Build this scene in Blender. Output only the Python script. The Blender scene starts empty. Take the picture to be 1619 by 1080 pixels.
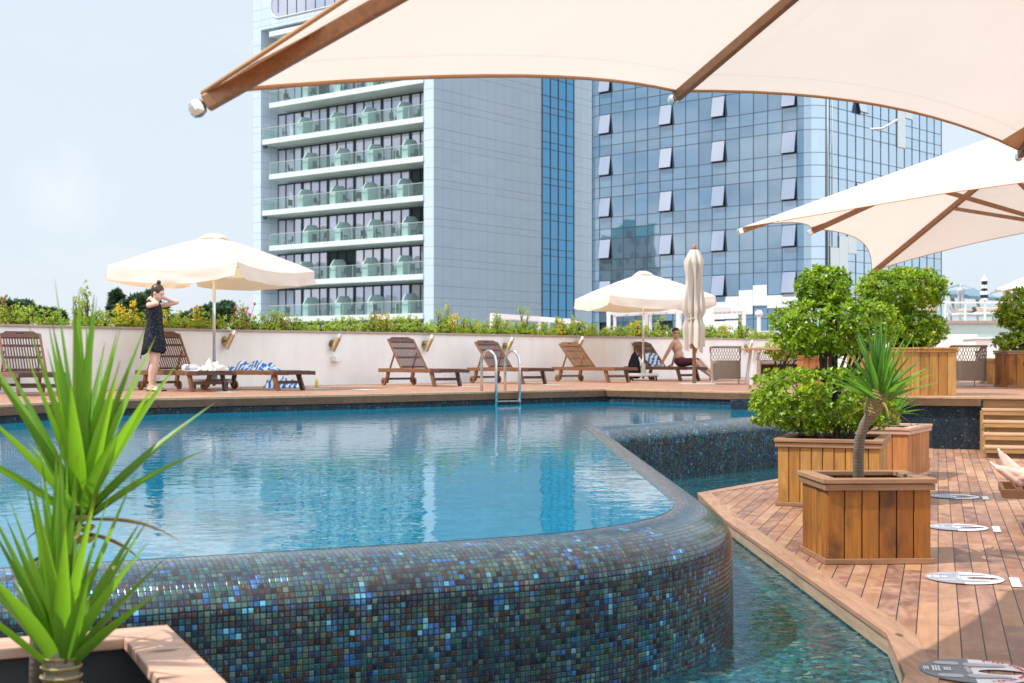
import bpy, bmesh, math, random
import numpy as np
from mathutils import Vector, Matrix, noise
random.seed(7); rng = np.random.default_rng(7)
R = math.radians
scn = bpy.context.scene
col = scn.collection
F = 2150.0; CX = 809.5; HY = 565.0; CZ = 1.2       # focal length and principal point in photo pixels, eye height
ZU = 0.68; ZW = 0.49; ZC = -0.10                    # upper deck, pool water, overflow channel water
def P(px, py, z):                                   # point of a level z seen at a photo pixel
    Y = F*(CZ-z)/(py-HY); return Vector(((px-CX)*Y/F, Y, z))
def Q(px, py, Y):
    return Vector(((px-CX)*Y/F, Y, CZ+(HY-py)*Y/F))
# ------------------------------------------------------------------ mesh builder
class MB:
    def __init__(s): s.v=[]; s.f=[]; s.m=[]; s.uv=None
    def add(s, vs, fs, mi=0):
        b=len(s.v); s.v += [tuple(p) for p in vs]; s.f += [tuple(b+i for i in f) for f in fs]; s.m += [mi]*len(fs)
    def box(s, c, size, rot=None, mi=0):
        hx,hy,hz=[q/2 for q in size]; c=Vector(c)
        vs=[Vector((x,y,z)) for x in (-hx,hx) for y in (-hy,hy) for z in (-hz,hz)]
        if rot is not None: vs=[rot@p for p in vs]
        s.add([c+p for p in vs], [(0,1,3,2),(4,6,7,5),(0,4,5,1),(2,3,7,6),(0,2,6,4),(1,5,7,3)], mi)
    def beam(s, p0, p1, w, h, up=(0,0,1), mi=0):
        p0=Vector(p0); p1=Vector(p1); d=p1-p0; L=d.length; d.normalize()
        up=Vector(up); x=d.cross(up)
        if x.length<1e-4: x=d.cross(Vector((1,0,0)))
        x.normalize(); u=x.cross(d)
        s.box((p0+p1)/2,(w,L,h),Matrix((x,d,u)).transposed(),mi)
    def tube(s, pts, r, n=8, cap=True, mi=0):
        pts=[Vector(p) for p in pts]; k=len(pts)
        rr=r if isinstance(r,(list,tuple)) else [r]*k
        vs=[]; ref=None
        for i,p in enumerate(pts):
            d=(pts[min(i+1,k-1)]-pts[max(i-1,0)]).normalized()
            if ref is None:
                ref=d.orthogonal().normalized()
            ref=(ref-d*ref.dot(d)).normalized(); b=d.cross(ref)
            for j in range(n):
                a=2*math.pi*j/n; vs.append(p+(ref*math.cos(a)+b*math.sin(a))*rr[i])
        fs=[(i*n+j,i*n+(j+1)%n,(i+1)*n+(j+1)%n,(i+1)*n+j) for i in range(k-1) for j in range(n)]
        if cap: fs += [tuple(range(n))[::-1], tuple((k-1)*n+j for j in range(n))]
        s.add(vs,fs,mi)
    def loft(s, rings, closed=True, caps=True, mi=0):
        n=len(rings[0]); vs=[p for r in rings for p in r]; k=len(rings)
        m=n if closed else n-1
        fs=[(i*n+j,i*n+(j+1)%n,(i+1)*n+(j+1)%n,(i+1)*n+j) for i in range(k-1) for j in range(m)]
        if caps and closed: fs += [tuple(range(n))[::-1], tuple((k-1)*n+j for j in range(n))]
        s.add(vs,fs,mi)
    def lathe(s, prof, c=(0,0,0), n=16, mi=0):
        c=Vector(c)
        s.loft([[c+Vector((r*math.cos(2*math.pi*j/n),r*math.sin(2*math.pi*j/n),z)) for j in range(n)] for r,z in prof],mi=mi)
    def prism(s, poly, z0, z1, mi=0):
        n=len(poly)
        vs=[(p[0],p[1],z0) for p in poly]+[(p[0],p[1],z1) for p in poly]
        fs=[tuple(range(n))[::-1],tuple(n+i for i in range(n))]+[(i,(i+1)%n,n+(i+1)%n,n+i) for i in range(n)]
        s.add(vs,fs,mi)
    def sphere(s, c, r, nu=12, nv=8, mi=0):
        c=Vector(c); r=Vector(r) if not isinstance(r,(int,float)) else Vector((r,r,r))
        rings=[]
        for i in range(nv+1):
            t=math.pi*i/nv; q=max(math.sin(t),1e-3)
            rings.append([c+Vector((r.x*q*math.cos(2*math.pi*j/nu),r.y*q*math.sin(2*math.pi*j/nu),-r.z*math.cos(t))) for j in range(nu)])
        s.loft(rings,mi=mi)
def obj(name, mb, mats, parent=None, world=False, smooth=False, bevel=0, uv=None, recalc=True):
    me=bpy.data.meshes.new(name)
    vs=mb.v
    if world and parent is not None:
        M=LOCS[parent.name].inverted(); vs=[tuple(M@Vector(p)) for p in vs]
    me.from_pydata(vs,[],mb.f)
    if not isinstance(mats,(list,tuple)): mats=[mats]
    for m in mats: me.materials.append(m)
    if len(mats)>1: me.polygons.foreach_set('material_index',mb.m)
    if smooth: me.polygons.foreach_set('use_smooth',[True]*len(mb.f))
    if uv is not None:
        L=me.uv_layers.new(name='UVMap'); vi=np.empty(len(me.loops),dtype=np.int32); me.loops.foreach_get('vertex_index',vi)
        L.data.foreach_set('uv',np.asarray(uv,dtype=np.float32)[vi].ravel())
    me.update()
    if recalc:
      bm=bmesh.new(); bm.from_mesh(me); bmesh.ops.recalc_face_normals(bm,faces=bm.faces); bm.to_mesh(me); bm.free()
    o=bpy.data.objects.new(name,me); col.objects.link(o)
    if parent is not None: o.parent=parent
    if bevel:
        b=o.modifiers.new('bevel','BEVEL'); b.width=bevel; b.segments=2; b.limit_method='ANGLE'
    return o
def leafobj(name, v, f, mat, parent=None, smooth=False):      # numpy verts (n,3), quads (m,4)
    me=bpy.data.meshes.new(name)
    me.vertices.add(len(v)); me.vertices.foreach_set('co',np.asarray(v,dtype=np.float32).ravel())
    me.loops.add(f.size); me.loops.foreach_set('vertex_index',f.astype(np.int32).ravel())
    k=f.shape[1]
    me.polygons.add(len(f)); me.polygons.foreach_set('loop_start',np.arange(0,f.size,k,dtype=np.int32))
    me.polygons.foreach_set('loop_total',np.full(len(f),k,dtype=np.int32))
    if smooth: me.polygons.foreach_set('use_smooth',[True]*len(f))
    me.materials.append(mat); me.update(); me.validate()
    o=bpy.data.objects.new(name,me); col.objects.link(o)
    if parent is not None: o.parent=parent
    return o
LOCS={}
def tag(o, label=None, cat=None, group=None, kind=None):
    if label: o['label']=label
    if cat: o['category']=cat
    if group: o['group']=group
    if kind: o['kind']=kind
    return o
def thing(name, label, cat, loc=(0,0,0), rotz=0, group=None):
    o=bpy.data.objects.new(name,None); col.objects.link(o)
    o.location=loc; o.rotation_euler=(0,0,rotz); o.empty_display_size=.1
    LOCS[o.name]=Matrix.Translation(Vector(loc))@Matrix.Rotation(rotz,4,'Z')
    return tag(o,label,cat,group)
def struct(name, mb, mat, **k): return tag(obj(name,mb,mat,**k),kind='structure')
def dup(root, loc, rotz, label=None, group=None):
    def cp(o,par):
        c=o.copy(); col.objects.link(c)
        if par is not None: c.parent=par
        for ch in list(o.children): cp(ch,c)
        return c
    r=cp(root,None); r.location=loc; r.rotation_euler=(0,0,rotz)
    LOCS[r.name]=Matrix.Translation(Vector(loc))@Matrix.Rotation(rotz,4,'Z')
    if label: r['label']=label
    if group: r['group']=group
    return r
# ------------------------------------------------------------------ materials
class NT:
    def __init__(s,name):
        s.mat=bpy.data.materials.new(name); s.mat.use_nodes=True; s.t=s.mat.node_tree; s.t.nodes.clear()
        s.out=s.n('ShaderNodeOutputMaterial')
    def n(s,typ,**k):
        q=s.t.nodes.new(typ)
        for a,b in k.items(): setattr(q,a,b)
        return q
    def l(s,a,b): s.t.links.new(a,b)
    def inp(s,node,key,val):
        if hasattr(val,'is_linked') or isinstance(val,bpy.types.NodeSocket): s.l(val,node.inputs[key])
        else:
            if isinstance(val,tuple) and len(val)==3 and node.inputs[key].type=='RGBA': val=val+(1,)
            node.inputs[key].default_value=val
    def math(s,op,a,b=0.0,c=0.0,clamp=False):
        q=s.n('ShaderNodeMath',operation=op,use_clamp=clamp); s.inp(q,0,a); s.inp(q,1,b); s.inp(q,2,c); return q.outputs[0]
    def vmath(s,op,a,b=(0,0,0),sc=None):
        q=s.n('ShaderNodeVectorMath',operation=op); s.inp(q,0,a)
        if op!='NORMALIZE' and sc is None: s.inp(q,1,b)
        if sc is not None: s.inp(q,'Scale',sc)
        return q.outputs[0]
    def noise(s,vec,scale=5,detail=3,rough=.5,col=False,dist=0):
        q=s.n('ShaderNodeTexNoise'); s.l(vec,q.inputs['Vector']); q.inputs['Scale'].default_value=scale; q.inputs['Detail'].default_value=detail; q.inputs['Roughness'].default_value=rough; q.inputs['Distortion'].default_value=dist
        return q.outputs['Color'] if col else q.outputs['Fac']
    def white(s,vec,col=False):
        q=s.n('ShaderNodeTexWhiteNoise',noise_dimensions='3D'); s.l(vec,q.inputs['Vector']); return q.outputs['Color'] if col else q.outputs['Value']
    def ramp(s,fac,stops,interp='LINEAR'):
        q=s.n('ShaderNodeValToRGB'); q.color_ramp.interpolation=interp; e=q.color_ramp.elements
        while len(e)<len(stops): e.new(.5)
        for i,(p,c) in enumerate(stops): e[i].position=p; e[i].color=(c if len(c)==4 else tuple(c)+(1,))
        s.inp(q,0,fac); return q.outputs[0]
    def mix(s,fac,a,b,mode='MIX'):
        q=s.n('ShaderNodeMix',data_type='RGBA',blend_type=mode); s.inp(q,0,fac); s.inp(q,6,a); s.inp(q,7,b); return q.outputs[2]
    def coord(s,out='Object'): return s.n('ShaderNodeTexCoord').outputs[out]
    def mapping(s,vec,scale=(1,1,1),rot=(0,0,0),loc=(0,0,0)):
        q=s.n('ShaderNodeMapping'); s.l(vec,q.inputs[0]); q.inputs['Scale'].default_value=scale; q.inputs['Rotation'].default_value=rot; q.inputs['Location'].default_value=loc; return q.outputs[0]
    def sep(s,vec): q=s.n('ShaderNodeSeparateXYZ'); s.l(vec,q.inputs[0]); return q.outputs
    def comb(s,x,y,z=0.0): q=s.n('ShaderNodeCombineXYZ'); s.inp(q,0,x); s.inp(q,1,y); s.inp(q,2,z); return q.outputs[0]
    def bump(s,h,strength=.3,dist=.01,normal=None):
        q=s.n('ShaderNodeBump'); s.l(h,q.inputs['Height']); q.inputs['Strength'].default_value=strength; q.inputs['Distance'].default_value=dist
        if normal is not None: s.l(normal,q.inputs['Normal'])
        return q.outputs[0]
    def pbsdf(s,color,rough=.5,metal=0,normal=None,spec=.5,**k):
        q=s.n('ShaderNodeBsdfPrincipled'); s.inp(q,'Base Color',color); s.inp(q,'Roughness',rough); s.inp(q,'Metallic',metal); s.inp(q,'Specular IOR Level',spec)
        if normal is not None: s.l(normal,q.inputs['Normal'])
        for a,b in k.items(): s.inp(q,a.replace('_',' '),b)
        return q.outputs[0]
    def done(s,sh): s.l(sh,s.out.inputs[0]); return s.mat
    def geo(s,o): return s.n('ShaderNodeNewGeometry').outputs[o]
    def objrand(s): return s.n('ShaderNodeObjectInfo').outputs['Random']
def simple(name,color,rough=.5,metal=0,var=.12,scale=8,bump=0,spec=.5):
    t=NT(name); c=t.coord(); nz=t.noise(c,scale,4)
    hi=tuple(min(1,q*(1+var)) for q in color); lo=tuple(q*(1-var) for q in color)
    cc=t.mix(t.math('SMOOTH_MIN',nz,1,0) if False else nz,lo,hi)
    nm=t.bump(t.noise(c,scale*6,3),bump,.005) if bump else None
    return t.done(t.pbsdf(cc,rough,metal,nm,spec))
def deck_mat(name,ang,pal,bw=.092,L=1.15,gap=.028):
    t=NT(name); v=t.mapping(t.coord(),rot=(0,0,ang)); x,y,z=t.sep(v)
    bx=t.math('DIVIDE',x,bw); bi=t.math('FLOOR',bx); fx=t.math('FRACT',bx)
    sh=t.math('MULTIPLY',t.white(t.comb(bi,3.3,1.0)),L)
    by=t.math('DIVIDE',t.math('ADD',y,sh),L); si=t.math('FLOOR',by); fy=t.math('FRACT',by)
    r=t.white(t.comb(bi,si,2.0)); r2=t.white(t.comb(bi,si,9.0))
    gv=t.comb(t.math('MULTIPLY',x,38.0),t.math('ADD',t.math('MULTIPLY',y,2.2),t.math('MULTIPLY',r2,40.0)),t.math('MULTIPLY',r,17.0))
    grain=t.noise(gv,1.0,5,.6,dist=.6)
    base=t.ramp(r,pal)
    big=t.noise(t.comb(t.math('MULTIPLY',x,5.0),t.math('MULTIPLY',y,3.0),r2),1.0,5,.65,dist=1.2)
    c=t.mix(t.math('MULTIPLY',t.ramp(grain,[(.35,(0,0,0)),(.7,(1,1,1))]),.55),base,t.mix(.5,base,(.16,.07,.04)))
    c=t.mix(t.math('MULTIPLY',t.ramp(big,[(.43,(0,0,0)),(.68,(1,1,1))]),.68),c,(.68,.50,.39))
    c=t.mix(t.math('MULTIPLY',t.ramp(t.noise(v,1.3,4,.6),[(.52,(0,0,0)),(.75,(1,1,1))]),.35),c,(.30,.22,.21))
    c=t.mix(t.math('MULTIPLY',t.ramp(t.noise(v,55,2,.5),[(.66,(0,0,0)),(.74,(1,1,1))]),.25),c,(.7,.62,.56))
    e=t.math('MINIMUM',t.math('MINIMUM',fx,t.math('SUBTRACT',1.0,fx)),t.math('MULTIPLY',t.math('MINIMUM',fy,t.math('SUBTRACT',1.0,fy)),L/bw*1.6))
    g=t.math('LESS_THAN',e,gap)
    c=t.mix(1.0,c,(.80,.665,.585),'MULTIPLY'); c=t.mix(g,c,(.012,.007,.006))
    hgt=t.math('SUBTRACT',t.math('MULTIPLY',grain,.12),t.math('MULTIPLY',g,1.0))
    nm=t.bump(hgt,.5,.006)
    rough=t.ramp(big,[(.3,(.42,)*3),(.7,(.62,)*3)])
    return t.done(t.pbsdf(c,rough,0,nm,.35))
def wood_mat(name,pal,axis=2,dark=.5,rough=.5,sc=1.0,stain=(.05,.03,.02),gloss=.3):
    t=NT(name); v=t.coord(); ri=t.geo('Random Per Island')
    s=[34*sc,34*sc,34*sc]; s[axis]=2.4*sc
    off=t.comb(t.math('MULTIPLY',ri,31.0),t.math('MULTIPLY',ri,57.0),t.math('MULTIPLY',ri,13.0))
    vv=t.vmath('ADD',t.mapping(v,scale=tuple(s)),off)
    g=t.noise(vv,1.0,6,.6,dist=.9)
    c=t.ramp(ri,pal)
    c=t.mix(t.math('MULTIPLY',t.ramp(g,[(.38,(0,0,0)),(.68,(1,1,1))]),.6),c,t.mix(.62,c,stain))
    b=t.noise(t.vmath('ADD',t.mapping(v,scale=tuple(3.2 if i!=axis else 1.7 for i in range(3))),off),1.0,5,.65)
    c=t.mix(t.math('MULTIPLY',t.ramp(b,[(.5,(0,0,0)),(.72,(1,1,1))]),dark),c,stain)
    k=t.n('ShaderNodeTexVoronoi'); t.l(t.vmath('ADD',t.mapping(v,scale=tuple(9.0 if i!=axis else 3.2 for i in range(3))),off),k.inputs['Vector']); k.inputs['Scale'].default_value=.75
    c=t.mix(t.math('MULTIPLY',t.ramp(k.outputs['Distance'],[(.06,(1,1,1)),(.12,(0,0,0))]),.8),c,(.035,.018,.01))
    nm=t.bump(g,.25,.004)
    return t.done(t.pbsdf(c,t.ramp(b,[(.3,(rough-.1,)*3),(.7,(rough+.15,)*3)]),0,nm,gloss))
def mosaic_mat(name,pal,ts=.0214,grout=(.012,.012,.014),gw=.07,cluster=True,bright=1.0,rough=.12,tilt=.05,coat=0.0,metal=0.0):
    t=NT(name); uv=t.n('ShaderNodeUVMap').outputs[0]; x,y,z=t.sep(uv)
    ax=t.math('DIVIDE',x,ts); ay=t.math('DIVIDE',y,ts)
    ix=t.math('FLOOR',ax); iy=t.math('FLOOR',ay); fx=t.math('FRACT',ax); fy=t.math('FRACT',ay)
    id=t.comb(ix,iy,0.0); w=t.white(id); wc=t.white(t.comb(ix,iy,5.0),True)
    base=t.ramp(w,pal,'CONSTANT')
    # blocks of brighter sheets and vertical brush streaks inside every tessera
    idb=t.comb(t.math('FLOOR',t.math('DIVIDE',ix,2.0)),t.math('FLOOR',t.math('DIVIDE',iy,2.0)),3.0)
    wb=t.white(idb)
    big=t.noise(t.mapping(id,scale=(.11,.09,1)),1.0,2,.6)
    st=t.noise(t.comb(t.math('MULTIPLY',ax,3.1),t.math('MULTIPLY',ay,.7),t.math('MULTIPLY',w,50.0)),1.0,3,.6)
    c=base
    if cluster:
        blue=t.ramp(t.white(t.comb(ix,iy,8.0)),[(0,(.02,.085,.20)),(.35,(.025,.14,.30)),(.6,(.03,.10,.32)),(.8,(.10,.32,.45))],'CONSTANT')
        sel=t.math('GREATER_THAN',t.math('ADD',t.math('MULTIPLY',wb,.5),t.math('MULTIPLY',big,1.0)),.985)
        c=t.mix(t.math('MULTIPLY',sel,t.math('GREATER_THAN',t.white(t.comb(ix,iy,12.0)),.25)),c,blue)
        dk=t.math('MULTIPLY',t.ramp(t.noise(t.mapping(id,scale=(.035,.05,1),loc=(4,2,0)),1.0,3,.6),[(.42,(0,0,0)),(.6,(1,1,1))]),.4)
        c=t.mix(t.math('MULTIPLY',dk,t.math('LESS_THAN',sel,.5)),c,(.018,.022,.03))
    c=t.mix(t.ramp(st,[(.35,(.75,)*3),(.5,(0,0,0))]),c,t.mix(.55,c,(.015,.02,.03)))
    c=t.mix(t.ramp(st,[(.58,(0,0,0)),(.75,(.55,)*3)]),c,t.mix(.5,c,(.35,.5,.5)))
    lime=t.ramp(t.noise(t.comb(t.math('MULTIPLY',x,9.0),t.math('MULTIPLY',y,1.1),2.0),1.0,5,.65),[(.52,(0,0,0)),(.78,(1,1,1))])
    c=t.mix(t.math('MULTIPLY',lime,.16),c,(.34,.36,.36))
    if bright!=1.0: c=t.mix(1.0,c,(bright,)*3,'MULTIPLY')
    ex=t.math('MINIMUM',fx,t.math('SUBTRACT',1.0,fx)); ey=t.math('MINIMUM',fy,t.math('SUBTRACT',1.0,fy))
    jit=t.math('MULTIPLY',t.math('SUBTRACT',t.white(t.comb(ix,iy,21.0)),.5),.05)
    e=t.math('ADD',t.math('MINIMUM',ex,ey),jit); g=t.math('LESS_THAN',e,gw)
    c=t.mix(g,c,grout)
    nrm=t.geo('Normal')
    tl=t.vmath('SCALE',t.vmath('SUBTRACT',wc,(.5,.5,.5)),sc=tilt)
    nn=t.vmath('NORMALIZE',t.vmath('ADD',nrm,tl))
    nm=t.bump(t.ramp(e,[(gw-.03,(0,0,0)),(gw+.1,(1,1,1))]),.6,.003,nn)
    rg=t.math('ADD',t.math('MULTIPLY',g,.5),t.math('ADD',t.math('MULTIPLY',w,.12),rough))
    cn=t.bump(t.noise(uv,9,2),.10,.02,t.vmath('NORMALIZE',t.vmath('ADD',nrm,t.vmath('SCALE',t.vmath('SUBTRACT',wc,(.5,.5,.5)),sc=tilt*.8))))
    q=t.n('ShaderNodeBsdfPrincipled'); t.l(c,q.inputs['Base Color']); t.l(rg,q.inputs['Roughness']); t.l(nm,q.inputs['Normal']); q.inputs['Specular IOR Level'].default_value=.22; t.l(t.math('MULTIPLY',t.math('SUBTRACT',1.0,g),metal),q.inputs['Metallic'])
    nzz=t.sep(t.geo('Normal'))[2]; t.l(t.math('MULTIPLY',t.ramp(nzz,[(.15,(0,0,0)),(.8,(1,1,1))]),coat),q.inputs['Coat Weight']); q.inputs['Coat Roughness'].default_value=.22; q.inputs['Coat IOR'].default_value=1.75; t.l(cn,q.inputs['Coat Normal'])
    return t.done(q.outputs[0])
# ------------------------------------------------------------------ material set
M={}
M['deck']=deck_mat('lower_deck_boards',R(17.4),[(0,(.33,.18,.12)),(.2,(.46,.27,.17)),(.38,(.25,.14,.115)),(.55,(.56,.36,.22)),(.72,(.23,.13,.12)),(.86,(.40,.23,.165)),(1,(.66,.43,.24))])
M['deck_up']=deck_mat('upper_deck_boards',R(-46),[(0,(.44,.24,.155)),(.3,(.54,.32,.21)),(.6,(.40,.23,.17)),(.8,(.58,.36,.24)),(1,(.48,.28,.19))],bw=.095)
M['edge']=wood_mat('deck_edge_board',[(0,(.50,.29,.18)),(.5,(.44,.25,.16)),(1,(.56,.34,.21))],axis=1,dark=.3)
M['fascia']=wood_mat('fascia_board',[(0,(.15,.075,.035)),(.5,(.19,.10,.05)),(1,(.12,.06,.03))],axis=0,dark=.6)
M['stair']=wood_mat('stair_wood',[(0,(.42,.23,.09)),(.5,(.50,.29,.12)),(1,(.36,.19,.08))],axis=0,dark=.35)
M['tread']=wood_mat('tread_wood',[(0,(.62,.38,.22)),(1,(.54,.32,.19))],axis=0,dark=.2)
M['planter']=wood_mat('planter_pine',[(0,(.36,.125,.018)),(.25,(.44,.165,.024)),(.5,(.27,.088,.014)),(.75,(.47,.19,.032)),(1,(.33,.11,.017))],axis=2,dark=.95)
M['planter_y']=wood_mat('planter_yellow_pine',[(0,(.50,.235,.055)),(.4,(.58,.29,.075)),(.7,(.44,.195,.042)),(1,(.60,.33,.10))],axis=2,dark=.5)
M['planter_r']=wood_mat('planter_red_pine',[(0,(.46,.17,.05)),(.5,(.52,.21,.07)),(1,(.40,.14,.04))],axis=2,dark=.35)
M['rim']=wood_mat('weathered_rim',[(0,(.36,.19,.10)),(.5,(.44,.25,.14)),(1,(.30,.15,.075))],axis=0,dark=.4)
M['rimpale']=wood_mat('pink_hardwood_rim',[(0,(.62,.37,.27)),(1,(.68,.42,.31))],axis=0,dark=.12)
M['lounger']=wood_mat('dark_teak',[(0,(.075,.022,.015)),(.5,(.11,.034,.022)),(1,(.055,.016,.012))],axis=0,dark=.3,gloss=.5,rough=.4)
M['lounger_l']=wood_mat('brown_teak',[(0,(.19,.075,.03)),(.5,(.24,.10,.04)),(1,(.14,.055,.024))],axis=0,dark=.3,gloss=.5,rough=.4)
M['mosaic']=mosaic_mat('blue_green_mosaic',coat=.85,metal=.45,bright=1.6,pal=[(0,(.022,.058,.095)),(.12,(.022,.095,.095)),(.24,(.012,.03,.065)),(.34,(.04,.105,.115)),(.42,(.05,.035,.028)),(.56,(.020,.085,.115)),(.66,(.010,.016,.024)),(.76,(.055,.10,.07)),(.84,(.03,.04,.075)),(.92,(.08,.15,.14)),(.97,(.03,.14,.30))])
M['mosaic_d']=mosaic_mat('dark_blue_mosaic',[(0,(.012,.022,.035)),(.4,(.016,.03,.05)),(.7,(.02,.035,.05)),(.93,(.04,.075,.085)),(.98,(.11,.17,.17))],cluster=False,rough=.25,tilt=.03)
M['mosaic_p']=mosaic_mat('pool_mosaic',[(0,(.02,.30,.44)),(.3,(.03,.38,.52)),(.6,(.015,.24,.38)),(.85,(.06,.46,.55))],cluster=False,grout=(.03,.25,.36),rough=.4,gw=.05,bright=1.0)
M['mosaic_c']=mosaic_mat('channel_mosaic',[(0,(.02,.19,.22)),(.25,(.04,.30,.30)),(.45,(.02,.12,.17)),(.62,(.10,.36,.32)),(.78,(.03,.22,.30)),(.92,(.32,.40,.30))],cluster=False,grout=(.03,.10,.12),rough=.4)
def water_mat(name,tint,scales,strength,body,bodyf,ior=1.5,rf_=.55,wx=1.0,sparkle=.35):
    t=NT(name); v=t.coord()
    n1=t.noise(t.mapping(v,scale=(scales[0]*wx,scales[0],1)),1.0,2,.5,dist=.3)
    n2=t.noise(t.mapping(v,scale=(scales[1]*wx,scales[1],1),rot=(0,0,.6)),1.0,2,.5,dist=.5)
    h=t.math('ADD',t.math('MULTIPLY',n1,.65),t.math('MULTIPLY',n2,.35))
    nm=t.bump(h,strength,.05)
    fr=t.n('ShaderNodeFresnel'); fr.inputs['IOR'].default_value=ior; t.l(nm,fr.inputs['Normal'])
    tr=t.n('ShaderNodeBsdfTransparent'); tr.inputs[0].default_value=tint+(1,)
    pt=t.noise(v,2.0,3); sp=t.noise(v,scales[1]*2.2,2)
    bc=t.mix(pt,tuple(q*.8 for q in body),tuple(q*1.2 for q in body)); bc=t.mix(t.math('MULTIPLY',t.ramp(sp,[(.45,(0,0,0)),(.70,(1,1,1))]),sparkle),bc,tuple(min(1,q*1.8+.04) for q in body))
    df=t.n('ShaderNodeBsdfDiffuse'); t.l(bc,df.inputs[0]); bm_=t.n('ShaderNodeMixShader'); bm_.inputs[0].default_value=bodyf; t.l(tr.outputs[0],bm_.inputs[1]); t.l(df.outputs[0],bm_.inputs[2])
    gl=t.n('ShaderNodeBsdfGlossy'); gl.inputs['Roughness'].default_value=.004; t.l(nm,gl.inputs['Normal'])
    mx=t.n('ShaderNodeMixShader'); t.l(t.math('MULTIPLY',fr.outputs[0],rf_),mx.inputs[0]); t.l(bm_.outputs[0],mx.inputs[1]); t.l(gl.outputs[0],mx.inputs[2])
    return t.done(mx.outputs[0])
M['water']=water_mat('pool_water_surface',(.80,.95,.97),(3.2,9.0),.075,(0.0,.19,.315),.90,1.34,.95)
M['water_c']=water_mat('channel_water_surface',(.80,.96,.97),(7.0,19.0),.24,(.012,.17,.19),.72,1.36,.9,sparkle=1.0)
t=NT('white_render_wall'); v=t.coord(); stn=t.ramp(t.noise(t.mapping(v,scale=(3.5,3.5,.35)),1.0,4,.6),[(.45,(1,1,1)),(.8,(.92,.90,.885))]); blot=t.ramp(t.noise(v,.9,3,.6),[(.4,(1,1,1)),(.7,(.93,.91,.89))])
M['wall']=t.done(t.pbsdf(t.mix(1.0,t.mix(1.0,(.90,.89,.87),stn,'MULTIPLY'),blot,'MULTIPLY'),.7,0,t.bump(t.noise(v,30,3),.08,.01),.3))
M['capst']=simple('stone_coping',(.42,.33,.27),.7,var=.2,scale=6,bump=.2)
M['white']=simple('white_paint',(.80,.80,.80),.5,var=.03)
def speckle_water(name):
    t=NT(name); v=t.coord(); n1=t.noise(t.mapping(v,scale=(6,6,1)),1.0,2,.5,dist=.4); n2=t.noise(t.mapping(v,scale=(17,17,1),rot=(0,0,.6)),1.0,2,.5,dist=.6)
    nm=t.bump(t.math('ADD',t.math('MULTIPLY',n1,.65),t.math('MULTIPLY',n2,.35)),.22,.05)
    wob=t.vmath('SCALE',t.vmath('SUBTRACT',t.noise(t.mapping(v,scale=(9,9,1)),1.0,2,.5,col=True),(.5,.5,.5)),sc=.16)
    vo=t.n('ShaderNodeTexVoronoi'); t.l(t.vmath('ADD',v,wob),vo.inputs['Vector']); vo.inputs['Scale'].default_value=34
    r=t.sep(vo.outputs['Color'])[0]
    c=t.ramp(r,[(0,(.006,.10,.14)),(.2,(.01,.19,.22)),(.38,(.02,.28,.31)),(.55,(.006,.13,.20)),(.68,(.03,.36,.37)),(.8,(.05,.30,.24)),(.9,(.10,.46,.50)),(.97,(.45,.60,.50))],'CONSTANT')
    big=t.noise(v,1.6,3,.6); c=t.mix(t.math('MULTIPLY',t.ramp(big,[(.4,(0,0,0)),(.7,(1,1,1))]),.6),c,t.mix(.6,c,(.01,.07,.10))); c=t.mix(1.0,c,(.46,.50,.56),'MULTIPLY')
    d=t.n('ShaderNodeBsdfDiffuse'); t.l(c,d.inputs[0]); tr=t.n('ShaderNodeBsdfTransparent'); tr.inputs[0].default_value=(.7,.92,.94,1)
    b=t.n('ShaderNodeMixShader'); b.inputs[0].default_value=.85; t.l(tr.outputs[0],b.inputs[1]); t.l(d.outputs[0],b.inputs[2])
    fr=t.n('ShaderNodeFresnel'); fr.inputs[0].default_value=1.34; t.l(nm,fr.inputs['Normal']); gl=t.n('ShaderNodeBsdfGlossy'); gl.inputs['Roughness'].default_value=.02; t.l(nm,gl.inputs['Normal'])
    mx=t.n('ShaderNodeMixShader'); t.l(t.math('MULTIPLY',fr.outputs[0],1.25,0,True),mx.inputs[0]); t.l(b.outputs[0],mx.inputs[1]); t.l(gl.outputs[0],mx.inputs[2]); return t.done(mx.outputs[0])
M['water_c']=speckle_water('channel_water')
M['edge_side']=wood_mat('pale_edge_fascia',[(0,(.42,.30,.20)),(1,(.50,.37,.26))],axis=1,dark=.4)
M['soil']=simple('dark_soil',(.03,.022,.016),.95,var=.5,scale=30,bump=.8)
M['liner']=simple('grey_liner',(.10,.10,.11),.5,var=.15)
M['steel']=simple('brushed_steel',(.62,.60,.57),.22,1.0,var=.06,scale=20)
M['brass']=simple('bronze_metal',(.45,.33,.19),.35,1.0,var=.1)
M['chrome']=simple('pale_metal',(.78,.78,.76),.25,.9,var=.04)
M['alu']=simple('painted_aluminium',(.62,.62,.60),.35,.4,var=.05)
M['black']=simple('black_rubber',(.012,.012,.014),.6,var=.2)
M['sticker_w']=simple('white_vinyl',(.82,.82,.84),.35,var=.02)
M['sticker_shade']=simple('shaded_grey_vinyl',(.145,.155,.19),.4,var=.06)  # sticker grey with the umbrella's shade put into the colour
M['sticker_l']=simple('lilac_vinyl',(.44,.43,.50),.4,var=.05)
M['red']=simple('red_print',(.62,.08,.11),.5,var=.05)
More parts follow.
